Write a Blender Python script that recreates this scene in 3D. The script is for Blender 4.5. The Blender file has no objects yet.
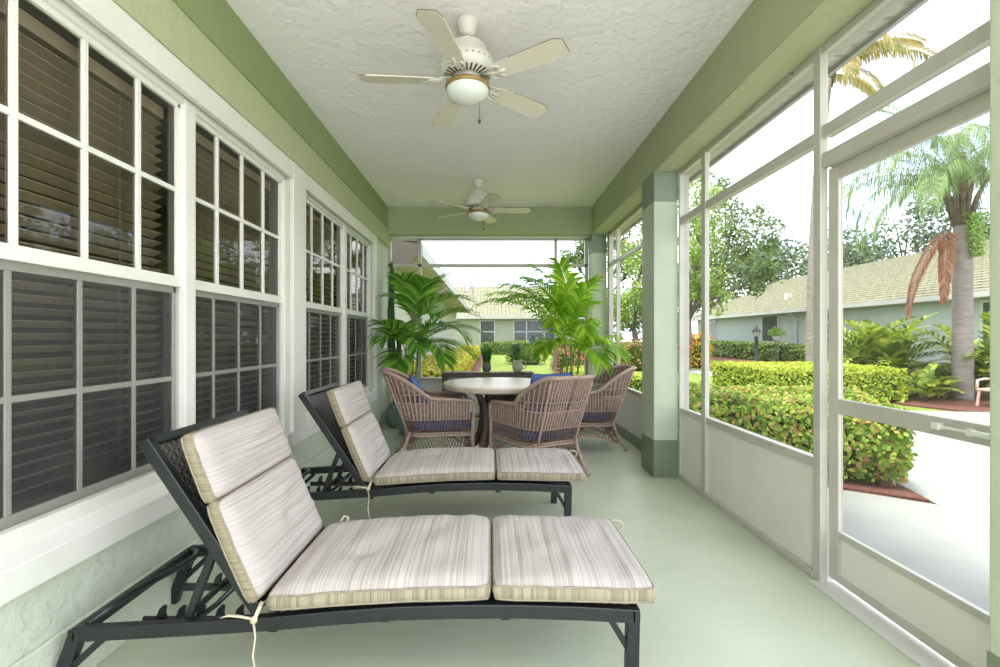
import bpy, math, random
from mathutils import Vector, Matrix, noise
PI = math.pi
sc = bpy.context.scene
col = sc.collection
R = math.radians

# ------------------------------------------------------------------ materials
def lin(c):
    return tuple(((v/255)/12.92 if v/255 <= .04045 else ((v/255+.055)/1.055)**2.4) for v in c)

def mat(name, rgb, rough=.6, rgb2=None, nscale=6, bump=0, bscale=30, metal=0, stretch=None, detail=4,
        ramp=(.35, .65), spec=.5, bdist=.01, transl=0):
    m = bpy.data.materials.new(name); m.use_nodes = True
    nt = m.node_tree; N = nt.nodes; L = nt.links
    b = N['Principled BSDF']
    b.inputs['Base Color'].default_value = (*lin(rgb), 1)
    b.inputs['Roughness'].default_value = rough
    b.inputs['Metallic'].default_value = metal
    b.inputs['Specular IOR Level'].default_value = spec
    tc = N.new('ShaderNodeTexCoord'); mp = N.new('ShaderNodeMapping')
    L.new(tc.outputs['Object'], mp.inputs[0])
    if stretch: mp.inputs['Scale'].default_value = stretch
    if rgb2:
        n = N.new('ShaderNodeTexNoise'); n.inputs['Scale'].default_value = nscale; n.inputs['Detail'].default_value = detail
        L.new(mp.outputs[0], n.inputs[0])
        r = N.new('ShaderNodeValToRGB')
        r.color_ramp.elements[0].position = ramp[0]; r.color_ramp.elements[1].position = ramp[1]
        r.color_ramp.elements[0].color = (*lin(rgb), 1); r.color_ramp.elements[1].color = (*lin(rgb2), 1)
        L.new(n.outputs[0], r.inputs[0]); L.new(r.outputs[0], b.inputs['Base Color'])
    if bump:
        n = N.new('ShaderNodeTexNoise'); n.inputs['Scale'].default_value = bscale; n.inputs['Detail'].default_value = 5
        L.new(mp.outputs[0], n.inputs[0])
        bp = N.new('ShaderNodeBump'); bp.inputs['Strength'].default_value = bump; bp.inputs['Distance'].default_value = bdist
        L.new(n.outputs[0], bp.inputs['Height']); L.new(bp.outputs[0], b.inputs['Normal'])
    if transl:
        t = N.new('ShaderNodeBsdfTranslucent'); t.inputs[0].default_value = (*lin(rgb), 1)
        mx = N.new('ShaderNodeMixShader'); mx.inputs[0].default_value = transl
        L.new(b.outputs[0], mx.inputs[1]); L.new(t.outputs[0], mx.inputs[2])
        L.new(mx.outputs[0], N['Material Output'].inputs[0])
    return m

def leafmat(name, cols, transl=.3, rough=.5):
    """every leaf takes one of the given greens"""
    m = bpy.data.materials.new(name); m.use_nodes = True
    nt = m.node_tree; N = nt.nodes; L = nt.links
    b = N['Principled BSDF']; b.inputs['Roughness'].default_value = rough
    g = N.new('ShaderNodeNewGeometry'); r = N.new('ShaderNodeValToRGB')
    r.color_ramp.interpolation = 'CONSTANT'
    e = r.color_ramp.elements
    while len(e) < len(cols): e.new(.5)
    for i, c in enumerate(cols):
        e[i].position = i/len(cols); e[i].color = (*[v*(1 if name in ('frond_green','frond_bright','grass_leaves','herb_leaves') else .95) for v in lin(c)], 1)
    L.new(g.outputs['Random Per Island'], r.inputs[0]); L.new(r.outputs[0], b.inputs['Base Color'])
    t = N.new('ShaderNodeBsdfTranslucent'); L.new(r.outputs[0], t.inputs[0])
    mx = N.new('ShaderNodeMixShader'); mx.inputs[0].default_value = transl
    L.new(b.outputs[0], mx.inputs[1]); L.new(t.outputs[0], mx.inputs[2])
    L.new(mx.outputs[0], N['Material Output'].inputs[0])
    return m

def stucco(name, rgb, scale=9, strength=.5, rgb2=None):
    m = mat(name, rgb, .85, rgb2, 3, spec=.2)
    nt = m.node_tree; N = nt.nodes; L = nt.links; b = N['Principled BSDF']
    tc = N.new('ShaderNodeTexCoord')
    n = N.new('ShaderNodeTexNoise'); n.inputs['Scale'].default_value = scale; n.inputs['Detail'].default_value = 7; n.inputs['Distortion'].default_value = .3
    L.new(tc.outputs['Object'], n.inputs[0])
    r = N.new('ShaderNodeValToRGB'); r.color_ramp.elements[0].position = .44; r.color_ramp.elements[1].position = .56
    L.new(n.outputs[0], r.inputs[0])
    n2 = N.new('ShaderNodeTexNoise'); n2.inputs['Scale'].default_value = scale*9; L.new(tc.outputs['Object'], n2.inputs[0])
    ma = N.new('ShaderNodeMath'); ma.operation = 'MULTIPLY_ADD'; ma.inputs[1].default_value = .35
    L.new(n2.outputs[0], ma.inputs[0]); L.new(r.outputs[0], ma.inputs[2])
    bp = N.new('ShaderNodeBump'); bp.inputs['Strength'].default_value = strength; bp.inputs['Distance'].default_value = .006
    L.new(ma.outputs[0], bp.inputs['Height']); L.new(bp.outputs[0], b.inputs['Normal'])
    return m

def stripes(name, rgb, rgb2, scale=1.0, rough=.9, axis=0, bump=.25):
    """fine irregular thread stripes whose colour changes along one local axis"""
    m = bpy.data.materials.new(name); m.use_nodes = True
    nt = m.node_tree; N = nt.nodes; L = nt.links; b = N['Principled BSDF']
    b.inputs['Roughness'].default_value = rough; b.inputs['Specular IOR Level'].default_value = .15
    tc = N.new('ShaderNodeTexCoord'); mp = N.new('ShaderNodeMapping')
    s = [1.2, 1.2, 1.2]; s[axis] = 130*scale
    mp.inputs['Scale'].default_value = s
    L.new(tc.outputs['Object'], mp.inputs[0])
    n = N.new('ShaderNodeTexNoise'); n.inputs['Scale'].default_value = 1; n.inputs['Detail'].default_value = 3
    L.new(mp.outputs[0], n.inputs[0])
    r = N.new('ShaderNodeValToRGB'); e = r.color_ramp.elements
    e[0].position = .33; e[0].color = (*lin(rgb2), 1); e[1].position = .58; e[1].color = (*lin(rgb), 1)
    L.new(n.outputs[0], r.inputs[0]); L.new(r.outputs[0], b.inputs['Base Color'])
    bp = N.new('ShaderNodeBump'); bp.inputs['Strength'].default_value = bump; bp.inputs['Distance'].default_value = .003
    L.new(n.outputs[0], bp.inputs['Height']); L.new(bp.outputs[0], b.inputs['Normal'])
    return m

def seethrough(name, rgb, opacity):
    m = bpy.data.materials.new(name); m.use_nodes = True
    nt = m.node_tree; N = nt.nodes; L = nt.links
    N.remove(N['Principled BSDF'])
    t = N.new('ShaderNodeBsdfTransparent'); d = N.new('ShaderNodeBsdfDiffuse'); d.inputs[0].default_value = (*lin(rgb), 1)
    mx = N.new('ShaderNodeMixShader'); mx.inputs[0].default_value = opacity
    L.new(t.outputs[0], mx.inputs[1]); L.new(d.outputs[0], mx.inputs[2]); L.new(mx.outputs[0], N['Material Output'].inputs[0])
    return m

def glassmat(name):
    m = bpy.data.materials.new(name); m.use_nodes = True
    nt = m.node_tree; N = nt.nodes; L = nt.links
    N.remove(N['Principled BSDF'])
    t = N.new('ShaderNodeBsdfTransparent'); t.inputs[0].default_value = (.8, .8, .76, 1)
    g = N.new('ShaderNodeBsdfGlossy'); g.inputs['Roughness'].default_value = .01
    f = N.new('ShaderNodeFresnel'); f.inputs[0].default_value = 1.6
    mx = N.new('ShaderNodeMixShader')
    L.new(f.outputs[0], mx.inputs[0]); L.new(t.outputs[0], mx.inputs[1]); L.new(g.outputs[0], mx.inputs[2])
    L.new(mx.outputs[0], N['Material Output'].inputs[0])
    return m

def weavemat(name, c1, c2, sx, sz):
    m = bpy.data.materials.new(name); m.use_nodes = True
    nt = m.node_tree; N = nt.nodes; L = nt.links; b = N['Principled BSDF']; b.inputs['Roughness'].default_value = .45
    tc = N.new('ShaderNodeTexCoord'); mp = N.new('ShaderNodeMapping'); mp.inputs['Scale'].default_value = (sx, sx, sz)
    L.new(tc.outputs['Object'], mp.inputs[0])
    ch = N.new('ShaderNodeTexChecker'); ch.inputs['Scale'].default_value = 1
    L.new(mp.outputs[0], ch.inputs[0])
    ch.inputs[1].default_value = (*lin(c1), 1); ch.inputs[2].default_value = (*lin(c2), 1)
    L.new(ch.outputs[0], b.inputs['Base Color'])
    bp = N.new('ShaderNodeBump'); bp.inputs['Strength'].default_value = .6; bp.inputs['Distance'].default_value = .004
    L.new(ch.outputs[1], bp.inputs['Height']); L.new(bp.outputs[0], b.inputs['Normal'])
    return m

M = {}
M['ceiling'] = stucco('ceiling_stucco', (246, 240, 243), 13, .5)
M['wall'] = stucco('wall_stucco', (196, 202, 184), 16, .35, (202, 208, 190))
M['soffit'] = stucco('green_stucco', (180, 185, 148), 16, .35)
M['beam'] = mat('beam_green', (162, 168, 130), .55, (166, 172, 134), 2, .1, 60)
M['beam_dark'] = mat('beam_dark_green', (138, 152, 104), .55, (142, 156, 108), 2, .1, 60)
M['beam_base'] = mat('base_green', (116, 126, 100), .5, (124, 134, 108), 4, .15, 40)
M['cap'] = mat('column_cap', (128, 140, 122), .6, (134, 146, 128), 5, .15, 50)
M['column'] = mat('column_paint', (182, 190, 166), .55, (188, 196, 172), 5, .15, 50)
M['floor'] = mat('painted_concrete', (196, 201, 176), .38, (189, 194, 169), 2.2, .12, 25, detail=8, ramp=(.4, .62))
M['trim'] = mat('trim_white', (232, 230, 222), .5, (226, 224, 214), 4, .04, 30)
M['alu'] = mat('frame_aluminium', (196, 192, 180), .35, (188, 184, 172), 6, .03, 40)
M['panel'] = mat('kick_panel', (232, 228, 218), .45, (226, 222, 212), 3, .04, 20)
M['screen'] = seethrough('insect_screen', (96, 96, 90), .32)
M['winscreen'] = seethrough('window_screen', (96, 96, 98), .30)
M['glass'] = glassmat('window_glass')
M['inside'] = mat('dark_interior', (104, 84, 60), .8, (118, 98, 72), 2)
M['blind'] = mat('blind_slat', (230, 212, 182), .5, (220, 202, 172), 3)
M['black'] = mat('charcoal_metal', (36, 38, 40), .34, (31, 33, 35), 8, .05, 60, metal=.1)
M['rattan'] = weavemat('dark_rattan', (104, 100, 94), (12, 12, 12), 62, 74)
M['cushion'] = stripes('striped_linen', (196, 187, 180), (164, 155, 147), 1.5)
M['cushion_side'] = stripes('striped_linen_shaded_side', (162, 152, 130), (126, 116, 96), .8, bump=.35)  # same linen as the top, darkened to paint shade onto the sides
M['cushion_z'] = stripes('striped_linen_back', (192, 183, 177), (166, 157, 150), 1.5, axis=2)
M['cushion_side_z'] = stripes('striped_linen_back_shaded_side', (150, 140, 116), (122, 112, 90), .8, axis=2, bump=.35)  # back pad sides, likewise the same linen with shade in its colour
M['cord'] = mat('piping_cord', (136, 124, 108), .8, (156, 144, 126), 40)
M['tie'] = mat('tie_fabric', (205, 194, 170), .9, (185, 172, 145), 30)
M['wicker'] = mat('wicker', (134, 112, 100), .6, (104, 86, 76), 45, .5, 120, stretch=(1, 1, 1))
M['wicker_rim'] = mat('wicker_rim', (186, 160, 146), .6, (156, 132, 118), 60, .6, 90)
M['blue'] = mat('blue_canvas', (76, 108, 156), .85, (68, 98, 146), 8, .2, 200)
M['blue_dark'] = mat('navy_seat_canvas', (64, 90, 134), .85, (56, 80, 122), 8, .2, 200)
M['stone'] = mat('stone_top', (222, 212, 194), .3, (206, 194, 174), 3, .03, 20, detail=7)
M['stone_edge'] = mat('stone_edge', (196, 184, 158), .5, (182, 170, 144), 5)
M['bark_wood'] = mat('woven_table_base', (112, 94, 80), .6, (84, 70, 60), 30, .5, 90)
M['slat'] = mat('slatted_wood', (98, 84, 74), .6, (80, 68, 60), 12, .2, 60)
M['fan'] = mat('fan_white', (225, 222, 212), .4, (218, 214, 202), 8)
M['blade'] = mat('fan_blade', (226, 218, 202), .4, (220, 210, 192), 5)
M['blade_edge'] = mat('fan_blade_edge', (110, 100, 88), .7)
M['brass'] = mat('aged_brass', (186, 158, 106), .4, (150, 122, 76), 20, metal=.5)
M['ventdark'] = mat('fan_slot', (70, 66, 60), .8)
M['opal'] = mat('opal_glass', (232, 232, 226), .18)
M['teal'] = mat('glazed_teal', (118, 136, 132), .25, (98, 116, 114), 6)
M['soil'] = mat('soil', (58, 44, 34), .95, (40, 30, 24), 30, .5, 60)
M['cane'] = mat('palm_cane', (150, 158, 96), .6, (120, 128, 80), 12)
M['frond'] = leafmat('frond_green', [(96, 150, 52), (124, 178, 62), (78, 130, 44), (164, 204, 84), (104, 160, 54)], .5)
M['frond2'] = leafmat('frond_bright', [(150, 194, 48), (178, 214, 60), (122, 172, 44), (198, 226, 84), (136, 184, 48)], .55)
M['shrubfrond'] = leafmat('shrub_fronds', [(150, 172, 58), (182, 196, 66), (112, 142, 48), (196, 204, 92), (92, 122, 44)], .4)
M['cactus'] = mat('cactus_green', (66, 104, 58), .7, (50, 84, 46), 20, .4, 60)
M['potgrey'] = mat('grey_pot', (104, 108, 112), .6, (90, 94, 98), 20)
M['cream'] = mat('cream_glaze', (196, 194, 172), .35, (184, 180, 158), 10)
M['grassleaf'] = leafmat('grass_leaves', [(64, 118, 44), (84, 140, 58), (50, 98, 38)], .3)
M['herb'] = leafmat('herb_leaves', [(110, 136, 88), (88, 116, 72), (128, 150, 106)], .3)
# outdoors
M['lawn'] = mat('lawn', (104, 122, 58), .95, (128, 142, 70), 9, .5, 50, detail=8, spec=.1)
M['walk'] = mat('walk_concrete', (146, 148, 141), .8, (138, 140, 133), 3, .15, 40, detail=8)
M['added_patio'] = mat('patio_concrete', (208, 206, 198), .8, (200, 198, 190), 3, .15, 40)  # pale so the added slab bounces daylight; the door threshold shares it
M['mulch'] = mat('red_mulch', (120, 72, 56), .95, (84, 50, 40), 25, .8, 60, bdist=.03)
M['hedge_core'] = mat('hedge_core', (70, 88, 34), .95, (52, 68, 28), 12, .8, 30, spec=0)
M['ixora'] = leafmat('coco_plum_leaves', [(136, 170, 52), (160, 190, 62), (106, 144, 42), (196, 206, 84), (208, 176, 96), (146, 180, 58), (190, 140, 92), (122, 158, 48), (172, 196, 70), (96, 134, 40)], .4)
M['yellowhedge'] = leafmat('golden_hedge_leaves', [(164, 184, 46), (186, 200, 60), (134, 160, 42), (204, 206, 76)], .4)
M['darkhedge'] = leafmat('dark_hedge_leaves', [(104, 130, 56), (122, 148, 64), (84, 110, 48), (140, 162, 72)], .35)
M['goldhedge'] = leafmat('gold_side_hedge_leaves', [(200, 196, 50), (216, 208, 70), (176, 180, 48), (190, 160, 60)], .4)
M['treeleaf'] = leafmat('tree_leaves', [(98, 122, 66), (116, 142, 74), (78, 104, 56), (136, 156, 88)], .45)
M['treeleaf_dark'] = leafmat('dark_tree_leaves', [(104, 122, 88), (86, 106, 76), (120, 138, 98), (76, 94, 70)], .35)
M['treeleaf_light'] = leafmat('light_tree_leaves', [(150, 178, 74), (128, 158, 66), (168, 190, 96), (110, 142, 60)], .5)
M['queenleaf'] = leafmat('queen_palm_leaves', [(98, 128, 70), (118, 146, 82), (82, 112, 60), (138, 160, 98)], .3)
M['goldleaf'] = leafmat('golden_palm_leaves', [(184, 166, 104), (164, 156, 92), (196, 176, 122), (140, 148, 84)], .35)
M['deadleaf'] = leafmat('dead_palm_leaves', [(166, 116, 88), (148, 100, 74), (184, 138, 106)], .4)
M['seed'] = leafmat('seed_green', [(120, 156, 58), (142, 172, 74)], .2)
M['pinkflower'] = leafmat('pink_flower_leaves', [(214, 98, 96), (96, 132, 54), (226, 124, 112), (116, 150, 60), (78, 112, 44)], .35)
M['croton'] = leafmat('croton_leaves', [(222, 170, 40), (206, 110, 40), (150, 160, 44), (236, 196, 60)], .35)
M['trunk'] = mat('palm_trunk', (146, 138, 132), .85, (124, 116, 110), 5, .5, 20, stretch=(1, 1, 5))
M['bark'] = mat('bark', (112, 100, 84), .9, (84, 74, 62), 10, .5, 20)
M['spathe'] = mat('palm_spathe', (122, 78, 62), .7, (100, 62, 50), 8)
M['hwall'] = mat('house_wall', (162, 174, 168), .85, (166, 178, 172), 2, .1, 30)
M['hwall2'] = mat('rear_house_wall', (158, 164, 142), .85, (162, 168, 146), 2, .1, 30)
M['wingwall'] = mat('wing_wall', (190, 190, 178), .85, (186, 186, 174), 2, .1, 30)
M['winsoffit'] = mat('wing_soffit', (186, 180, 156), .8, (180, 174, 150), 3)
M['rooftile'] = mat('roof_tile', (196, 190, 156), .8, (172, 164, 134), 7, .4, 8, bdist=.03)
M['fascia'] = mat('gutter_white', (188, 188, 184), .5, (180, 180, 176), 3)
M['brownend'] = mat('roof_end', (112, 102, 92), .8, (98, 88, 80), 5)
M['hglass'] = mat('house_window_glass', (52, 58, 56), .1, (78, 84, 80), 2)
M['lamp_black'] = mat('lamp_post_black', (48, 52, 58), .4)
M['lampglass'] = mat('lamp_glass', (200, 204, 200), .2)
M['resin'] = mat('pink_resin', (206, 176, 164), .6)
M['birdhouse'] = mat('birdhouse_blue', (184, 208, 228), .6, (170, 190, 206), 20)
M['yellow'] = mat('yellow_box', (206, 200, 40), .6, (190, 186, 50), 20)
M['steel'] = mat('brushed_steel', (170, 168, 162), .3, metal=.6)
M['dishgrey'] = mat('dish_grey', (130, 132, 136), .5)
M['rust'] = mat('rust_screw', (120, 84, 50), .8)

def soffitmat():
    m = mat('eave_soffit_vented', (214, 212, 198), .6)
    nt = m.node_tree; N = nt.nodes; L = nt.links; b = N['Principled BSDF']
    tc = N.new('ShaderNodeTexCoord')
    w = N.new('ShaderNodeTexWave'); w.bands_direction = 'Y'; w.inputs['Scale'].default_value = 3.2
    L.new(tc.outputs['Object'], w.inputs[0])
    r = N.new('ShaderNodeValToRGB'); r.color_ramp.elements[0].position = .02; r.color_ramp.elements[1].position = .1
    L.new(w.outputs[0], r.inputs[0])
    bp = N.new('ShaderNodeBump'); bp.inputs['Distance'].default_value = .02; L.new(r.outputs[0], bp.inputs['Height'])
    L.new(bp.outputs[0], b.inputs['Normal'])
    return m
M['eave'] = soffitmat()

# ------------------------------------------------------------------ mesh builder
class MB:
    def __init__(s): s.v = []; s.f = []
    def add(s, vs, fs):
        o = len(s.v); s.v += [tuple(p) for p in vs]; s.f += [tuple(i+o for i in f) for f in fs]; return s
    def box(s, x0, x1, y0, y1, z0, z1):
        if x0 > x1: x0, x1 = x1, x0
        if y0 > y1: y0, y1 = y1, y0
        if z0 > z1: z0, z1 = z1, z0
        return s.add([(x0,y0,z0),(x1,y0,z0),(x1,y1,z0),(x0,y1,z0),(x0,y0,z1),(x1,y0,z1),(x1,y1,z1),(x0,y1,z1)],
              [(0,3,2,1),(4,5,6,7),(0,1,5,4),(1,2,6,5),(2,3,7,6),(3,0,4,7)])
    def tube(s, path, r, seg=6, closed=False, caps=True, flat=1.0):
        P = [Vector(p) for p in path]; n = len(P)
        rs = r if isinstance(r, (list, tuple)) else [r]*n
        o = len(s.v); up = None
        for i in range(n):
            a = P[(i-1) % n] if (closed or i > 0) else P[0]
            b = P[(i+1) % n] if (closed or i < n-1) else P[-1]
            t = (b-a)
            if t.length < 1e-9: t = Vector((0,0,1))
            t.normalize()
            if up is None:
                up = Vector((0,0,1)) if abs(t.z) < .9 else Vector((1,0,0))
            sd = t.cross(up)
            if sd.length < 1e-6: sd = t.cross(Vector((0,1,.1)))
            sd.normalize(); up = sd.cross(t).normalized()
            for k in range(seg):
                an = 2*PI*k/seg
                s.v.append(tuple(P[i] + sd*math.cos(an)*rs[i] + up*math.sin(an)*rs[i]*flat))
        m = n if closed else n-1
        for i in range(m):
            j = (i+1) % n
            for k in range(seg):
                k2 = (k+1) % seg
                s.f.append((o+i*seg+k, o+i*seg+k2, o+j*seg+k2, o+j*seg+k))
        if caps and not closed:
            s.f.append(tuple(o+k for k in reversed(range(seg))))
            s.f.append(tuple(o+(n-1)*seg+k for k in range(seg)))
        return s
    def bar(s, a, b, w, h, up=(0,0,1)):
        """rectangular bar from a to b, w across, h along up"""
        a = Vector(a); b = Vector(b); t = (b-a).normalized(); up = Vector(up)
        sd = t.cross(up).normalized(); u = sd.cross(t).normalized()
        vs = []
        for p in (a, b):
            for i, j in ((-1,-1),(1,-1),(1,1),(-1,1)): vs.append(p+sd*(i*w/2)+u*(j*h/2))
        return s.add(vs, [(0,3,2,1),(4,5,6,7),(0,1,5,4),(1,2,6,5),(2,3,7,6),(3,0,4,7)])
    def sweep(s, path, w, h):
        """rectangular section along a path lying in an xz plane (w in y, h in z)"""
        o = len(s.v)
        for p in path:
            for i, j in ((-1,0),(1,0),(1,1),(-1,1)): s.v.append((p[0], p[1]+i*w/2, p[2]+j*h))
        n = len(path)
        for i in range(n-1):
            for k in range(4):
                k2 = (k+1) % 4
                s.f.append((o+i*4+k, o+i*4+k2, o+(i+1)*4+k2, o+(i+1)*4+k))
        s.f.append((o, o+3, o+2, o+1)); e = o+(n-1)*4; s.f.append((e, e+1, e+2, e+3)); return s
    def lathe(s, prof, c=(0,0,0), seg=24):
        o = len(s.v)
        for r, z in prof:
            for k in range(seg):
                a = 2*PI*k/seg; s.v.append((c[0]+r*math.cos(a), c[1]+r*math.sin(a), c[2]+z))
        for i in range(len(prof)-1):
            for k in range(seg):
                k2 = (k+1) % seg
                s.f.append((o+i*seg+k, o+i*seg+k2, o+(i+1)*seg+k2, o+(i+1)*seg+k))
        s.f.append(tuple(o+k for k in reversed(range(seg)))); e = o+(len(prof)-1)*seg
        s.f.append(tuple(e+k for k in range(seg)))
        return s
    def prism(s, pts, z0, z1):
        n = len(pts); o = len(s.v)
        s.v += [(x, y, z0) for x, y in pts] + [(x, y, z1) for x, y in pts]
        s.f.append(tuple(o+i for i in reversed(range(n)))); s.f.append(tuple(o+n+i for i in range(n)))
        for i in range(n):
            j = (i+1) % n; s.f.append((o+i, o+j, o+n+j, o+n+i))
        return s
    def prism_y(s, pts, y0, y1):
        n = len(pts); o = len(s.v)
        s.v += [(x, y0, z) for x, z in pts] + [(x, y1, z) for x, z in pts]
        s.f.append(tuple(o+i for i in range(n))); s.f.append(tuple(o+n+i for i in reversed(range(n))))
        for i in range(n):
            j = (i+1) % n; s.f.append((o+j, o+i, o+n+i, o+n+j))
        return s
    def grid(s, fn, nu, nv):
        o = len(s.v)
        for i in range(nu+1):
            for j in range(nv+1): s.v.append(tuple(fn(i/nu, j/nv)))
        for i in range(nu):
            for j in range(nv):
                a = o+i*(nv+1)+j; s.f.append((a, a+nv+1, a+nv+2, a+1))
        return s
    def build(s, name, m, parent=None, smooth=False, bevel=0, solid=0, kind=None, label=None):
        me = bpy.data.meshes.new(name); me.from_pydata(s.v, [], s.f); me.update()
        if m: me.materials.append(m)
        if smooth:
            for p in me.polygons: p.use_smooth = True
        o = bpy.data.objects.new(name, me); col.objects.link(o)
        if parent: o.parent = parent
        if solid:
            md = o.modifiers.new('s', 'SOLIDIFY'); md.thickness = solid; md.offset = 0
        if bevel:
            md = o.modifiers.new('b', 'BEVEL'); md.width = bevel; md.segments = 2; md.limit_method = 'ANGLE'
        if kind: o['kind'] = kind
        if label: o['label'] = label
        return o

def thing(name, label, cat, loc=(0,0,0), rz=0, group=None):
    o = bpy.data.objects.new(name, None); col.objects.link(o); o.empty_display_size = .1
    o.location = loc; o.rotation_euler = (0, 0, rz); o['label'] = label; o['category'] = cat
    if group: o['group'] = group
    return o
def tag(o, label, cat, group=None):
    o['label'] = label; o['category'] = cat
    if group: o['group'] = group
    return o
def struct(name, label=None, cat=None):
    o = bpy.data.objects.new(name, None); col.objects.link(o); o['kind'] = 'structure'
    if label: o['label'] = label
    if cat: o['category'] = cat
    return o
def S(name, mb, m, label, cat, **k):
    o = mb.build(name, m, kind='structure', **k); o['label'] = label; o['category'] = cat; return o
def copy_tree(o, parent=None):
    c = o.copy(); col.objects.link(c)
    if parent: c.parent = parent
    for ch in o.children: copy_tree(ch, c)
    return c
def rnd(a, b): return random.uniform(a, b)

# ------------------------------------------------------------------ room shell
XL, XR = -1.45, 1.40
YB = 6.47
Y0 = -1.3
CZ = 2.99
S('floor', MB().box(-1.7, 1.68, Y0, 6.74, -.12, 0), M['floor'], 'pale green painted concrete porch floor', 'floor')
S('ceiling', MB().box(-1.43, 1.40, .2, YB, CZ, CZ+.1), M['ceiling'], 'white textured stucco porch ceiling', 'ceiling')
w = MB()
W1 = (.90, 3.40); W2 = (3.63, 5.80); ZO = (.50, 2.36)
w.box(-1.65, XL, Y0, 6.74, 0, ZO[0]); w.box(-1.65, XL, Y0, 6.74, ZO[1], CZ)
w.box(-1.65, XL, Y0, W1[0], ZO[0], ZO[1]); w.box(-1.65, XL, W1[1], W2[0], ZO[0], ZO[1]); w.box(-1.65, XL, W2[1], 6.74, ZO[0], ZO[1])
S('wall_left', w, M['wall'], 'pale green stucco house wall with the windows', 'wall')
S('trim_1', MB().box(XL, XL+.035, Y0, 6.72, 2.47, 2.705), M['soffit'], 'light green stucco band above the windows', 'trim')
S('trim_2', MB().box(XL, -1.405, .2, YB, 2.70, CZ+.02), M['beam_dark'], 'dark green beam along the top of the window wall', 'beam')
S('baseboard_left', MB().box(XL, XL+.018, Y0, 6.66, 0, .21), M['wall'], 'smooth green band at the foot of the window wall', 'baseboard', bevel=.006)
S('trim_3', MB().box(-1.405, XR, YB, 6.68, 2.62, CZ+.05), M['beam'], 'green beam across the far end', 'beam')
S('trim_4', MB().box(XR, 1.607, .2, 6.68, 2.62, CZ+.05), M['beam'], 'green beam above the screened side', 'beam')
S('trim_12', MB().box(XR+.004, 1.607, .2, 6.66, 2.612, 2.6205), M['soffit'], 'light green underside of the beam above the screens', 'beam')

def column(name, y0, y1, label):
    r = struct(name, label, 'column')
    MB().box(XR, 1.607, y0, y1, .30, 2.36).build('shaft', M['column'], r, bevel=.006)
    MB().box(XR-.004, 1.611, y0-.004, y1+.004, 0, .32).build('base_band', M['beam_base'], r, bevel=.006)
    MB().box(XR+.001, 1.606, y0+.001, y1-.001, 2.355, 2.62).build('cap_band', M['cap'], r, bevel=.004)
column('trim_5', 4.015, 4.33, 'square pale green column with a darker base midway along the screens')
column('trim_6', YB, 6.68, 'pale green corner column at the far end')
column('trim_7', .93, 1.32, 'nearest green column at the right edge beside the door')
# unseen roof slab put in to block the sun, leaving only the open sides
S('trim_8', MB().box(-9, 1.86, .1, 6.78, CZ+.12, CZ+.22).box(-9, -1.46, -6, .1, CZ+.12, CZ+.22), M['fascia'], 'unseen roof slab put in over porch and house to block the sun', 'roof')
S('trim_9', MB().box(1.607, 1.87, .1, 6.95, 2.665, 2.69), M['eave'], 'white vented eave soffit outside the screens', 'soffit')
S('trim_10', MB().box(1.855, 1.88, .1, 6.95, 2.64, 2.86), M['fascia'], 'white eave fascia outside the screens', 'fascia')

# ------------------------------------------------------------------ house windows with blinds
GX = -1.515
def window(name, y0, y1, ymid, rows, m1, m2, label):
    root = struct(name, label, 'window')
    tr = MB()
    tr.box(XL, XL+.030, y0-.13 if name == 'window_1' else y0, y1, ZO[1]-.015, 2.468)
    tr.build('head_trim', M['trim'], root, bevel=.004)
    sl = MB(); sl.prism_y([(-1.56, .48), (XL, .48), (XL, .416), (XL+.030, .416), (XL+.030, .512), (-1.56, .575)], y0, y1)
    sl.build('sill', M['trim'], root, bevel=.005)
    fr = MB()
    for a, b in ((y0, y0+.03), (y1-.03, y1)): fr.box(-1.56, -1.475, a, b, .53, 2.35)
    fr.box(-1.56, -1.475, y0, y1, 2.325, 2.36)
    fr.box(-1.56, -1.47, ymid-.04, ymid+.04, .53, 2.35)
    fr.box(-1.56, -1.49, y0, y1, .53, .595)
    fr.build('window_frame', M['trim'], root, bevel=.004)
    for (a, b, ms) in ((y0+.03, ymid-.04, m1), (ymid+.04, y1-.03, m2)):
        u = MB(); u.box(GX-.005, GX+.02, a, b, 2.30, 2.325); u.box(GX-.005, GX+.025, a, b, 1.44, 1.49)
        u.box(GX-.005, GX+.02, a, a+.02, 1.46, 2.32); u.box(GX-.005, GX+.02, b-.02, b, 1.46, 2.32)
        for y in ms: u.box(GX-.004, GX+.016, y-.011, y+.011, 1.47, 2.32)
        u.box(GX-.004, GX+.015, a, b, 1.894, 1.916)
        u.build('upper_sash', M['trim'], root, bevel=.002)
        l = MB(); g2 = GX-.02
        l.box(g2-.005, g2+.018, a, b, .59, .635); l.box(g2-.005, g2+.018, a, b, 1.41, 1.445)
        l.box(g2-.005, g2+.018, a, a+.02, .6, 1.44); l.box(g2-.005, g2+.018, b-.02, b, .6, 1.44)
        for y in ms: l.box(g2-.004, g2+.014, y-.011, y+.011, .6, 1.44)
        l.box(g2-.004, g2+.013, a, b, .99, 1.012)
        l.build('lower_sash', M['alu'], root, bevel=.002)
        MB().add([(GX+.004,a,1.46),(GX+.004,b,1.46),(GX+.004,b,2.32),(GX+.004,a,2.32)], [(0,1,2,3)]).build('glass_pane', M['glass'], root)
        MB().add([(GX-.010,a,.6),(GX-.010,b,.6),(GX-.010,b,1.44),(GX-.010,a,1.44)], [(0,1,2,3)]).build('glass_pane', M['glass'], root)
        MB().add([(GX+.012,a,.59),(GX+.012,b,.59),(GX+.012,b,1.44),(GX+.012,a,1.44)], [(0,1,2,3)]).build('insect_screen', M['winscreen'], root)
        for z in (.60,): MB().box(GX+.008, GX+.018, a, b, .585, .605).build('screen_frame', M['alu'], root)
    return root
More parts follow.
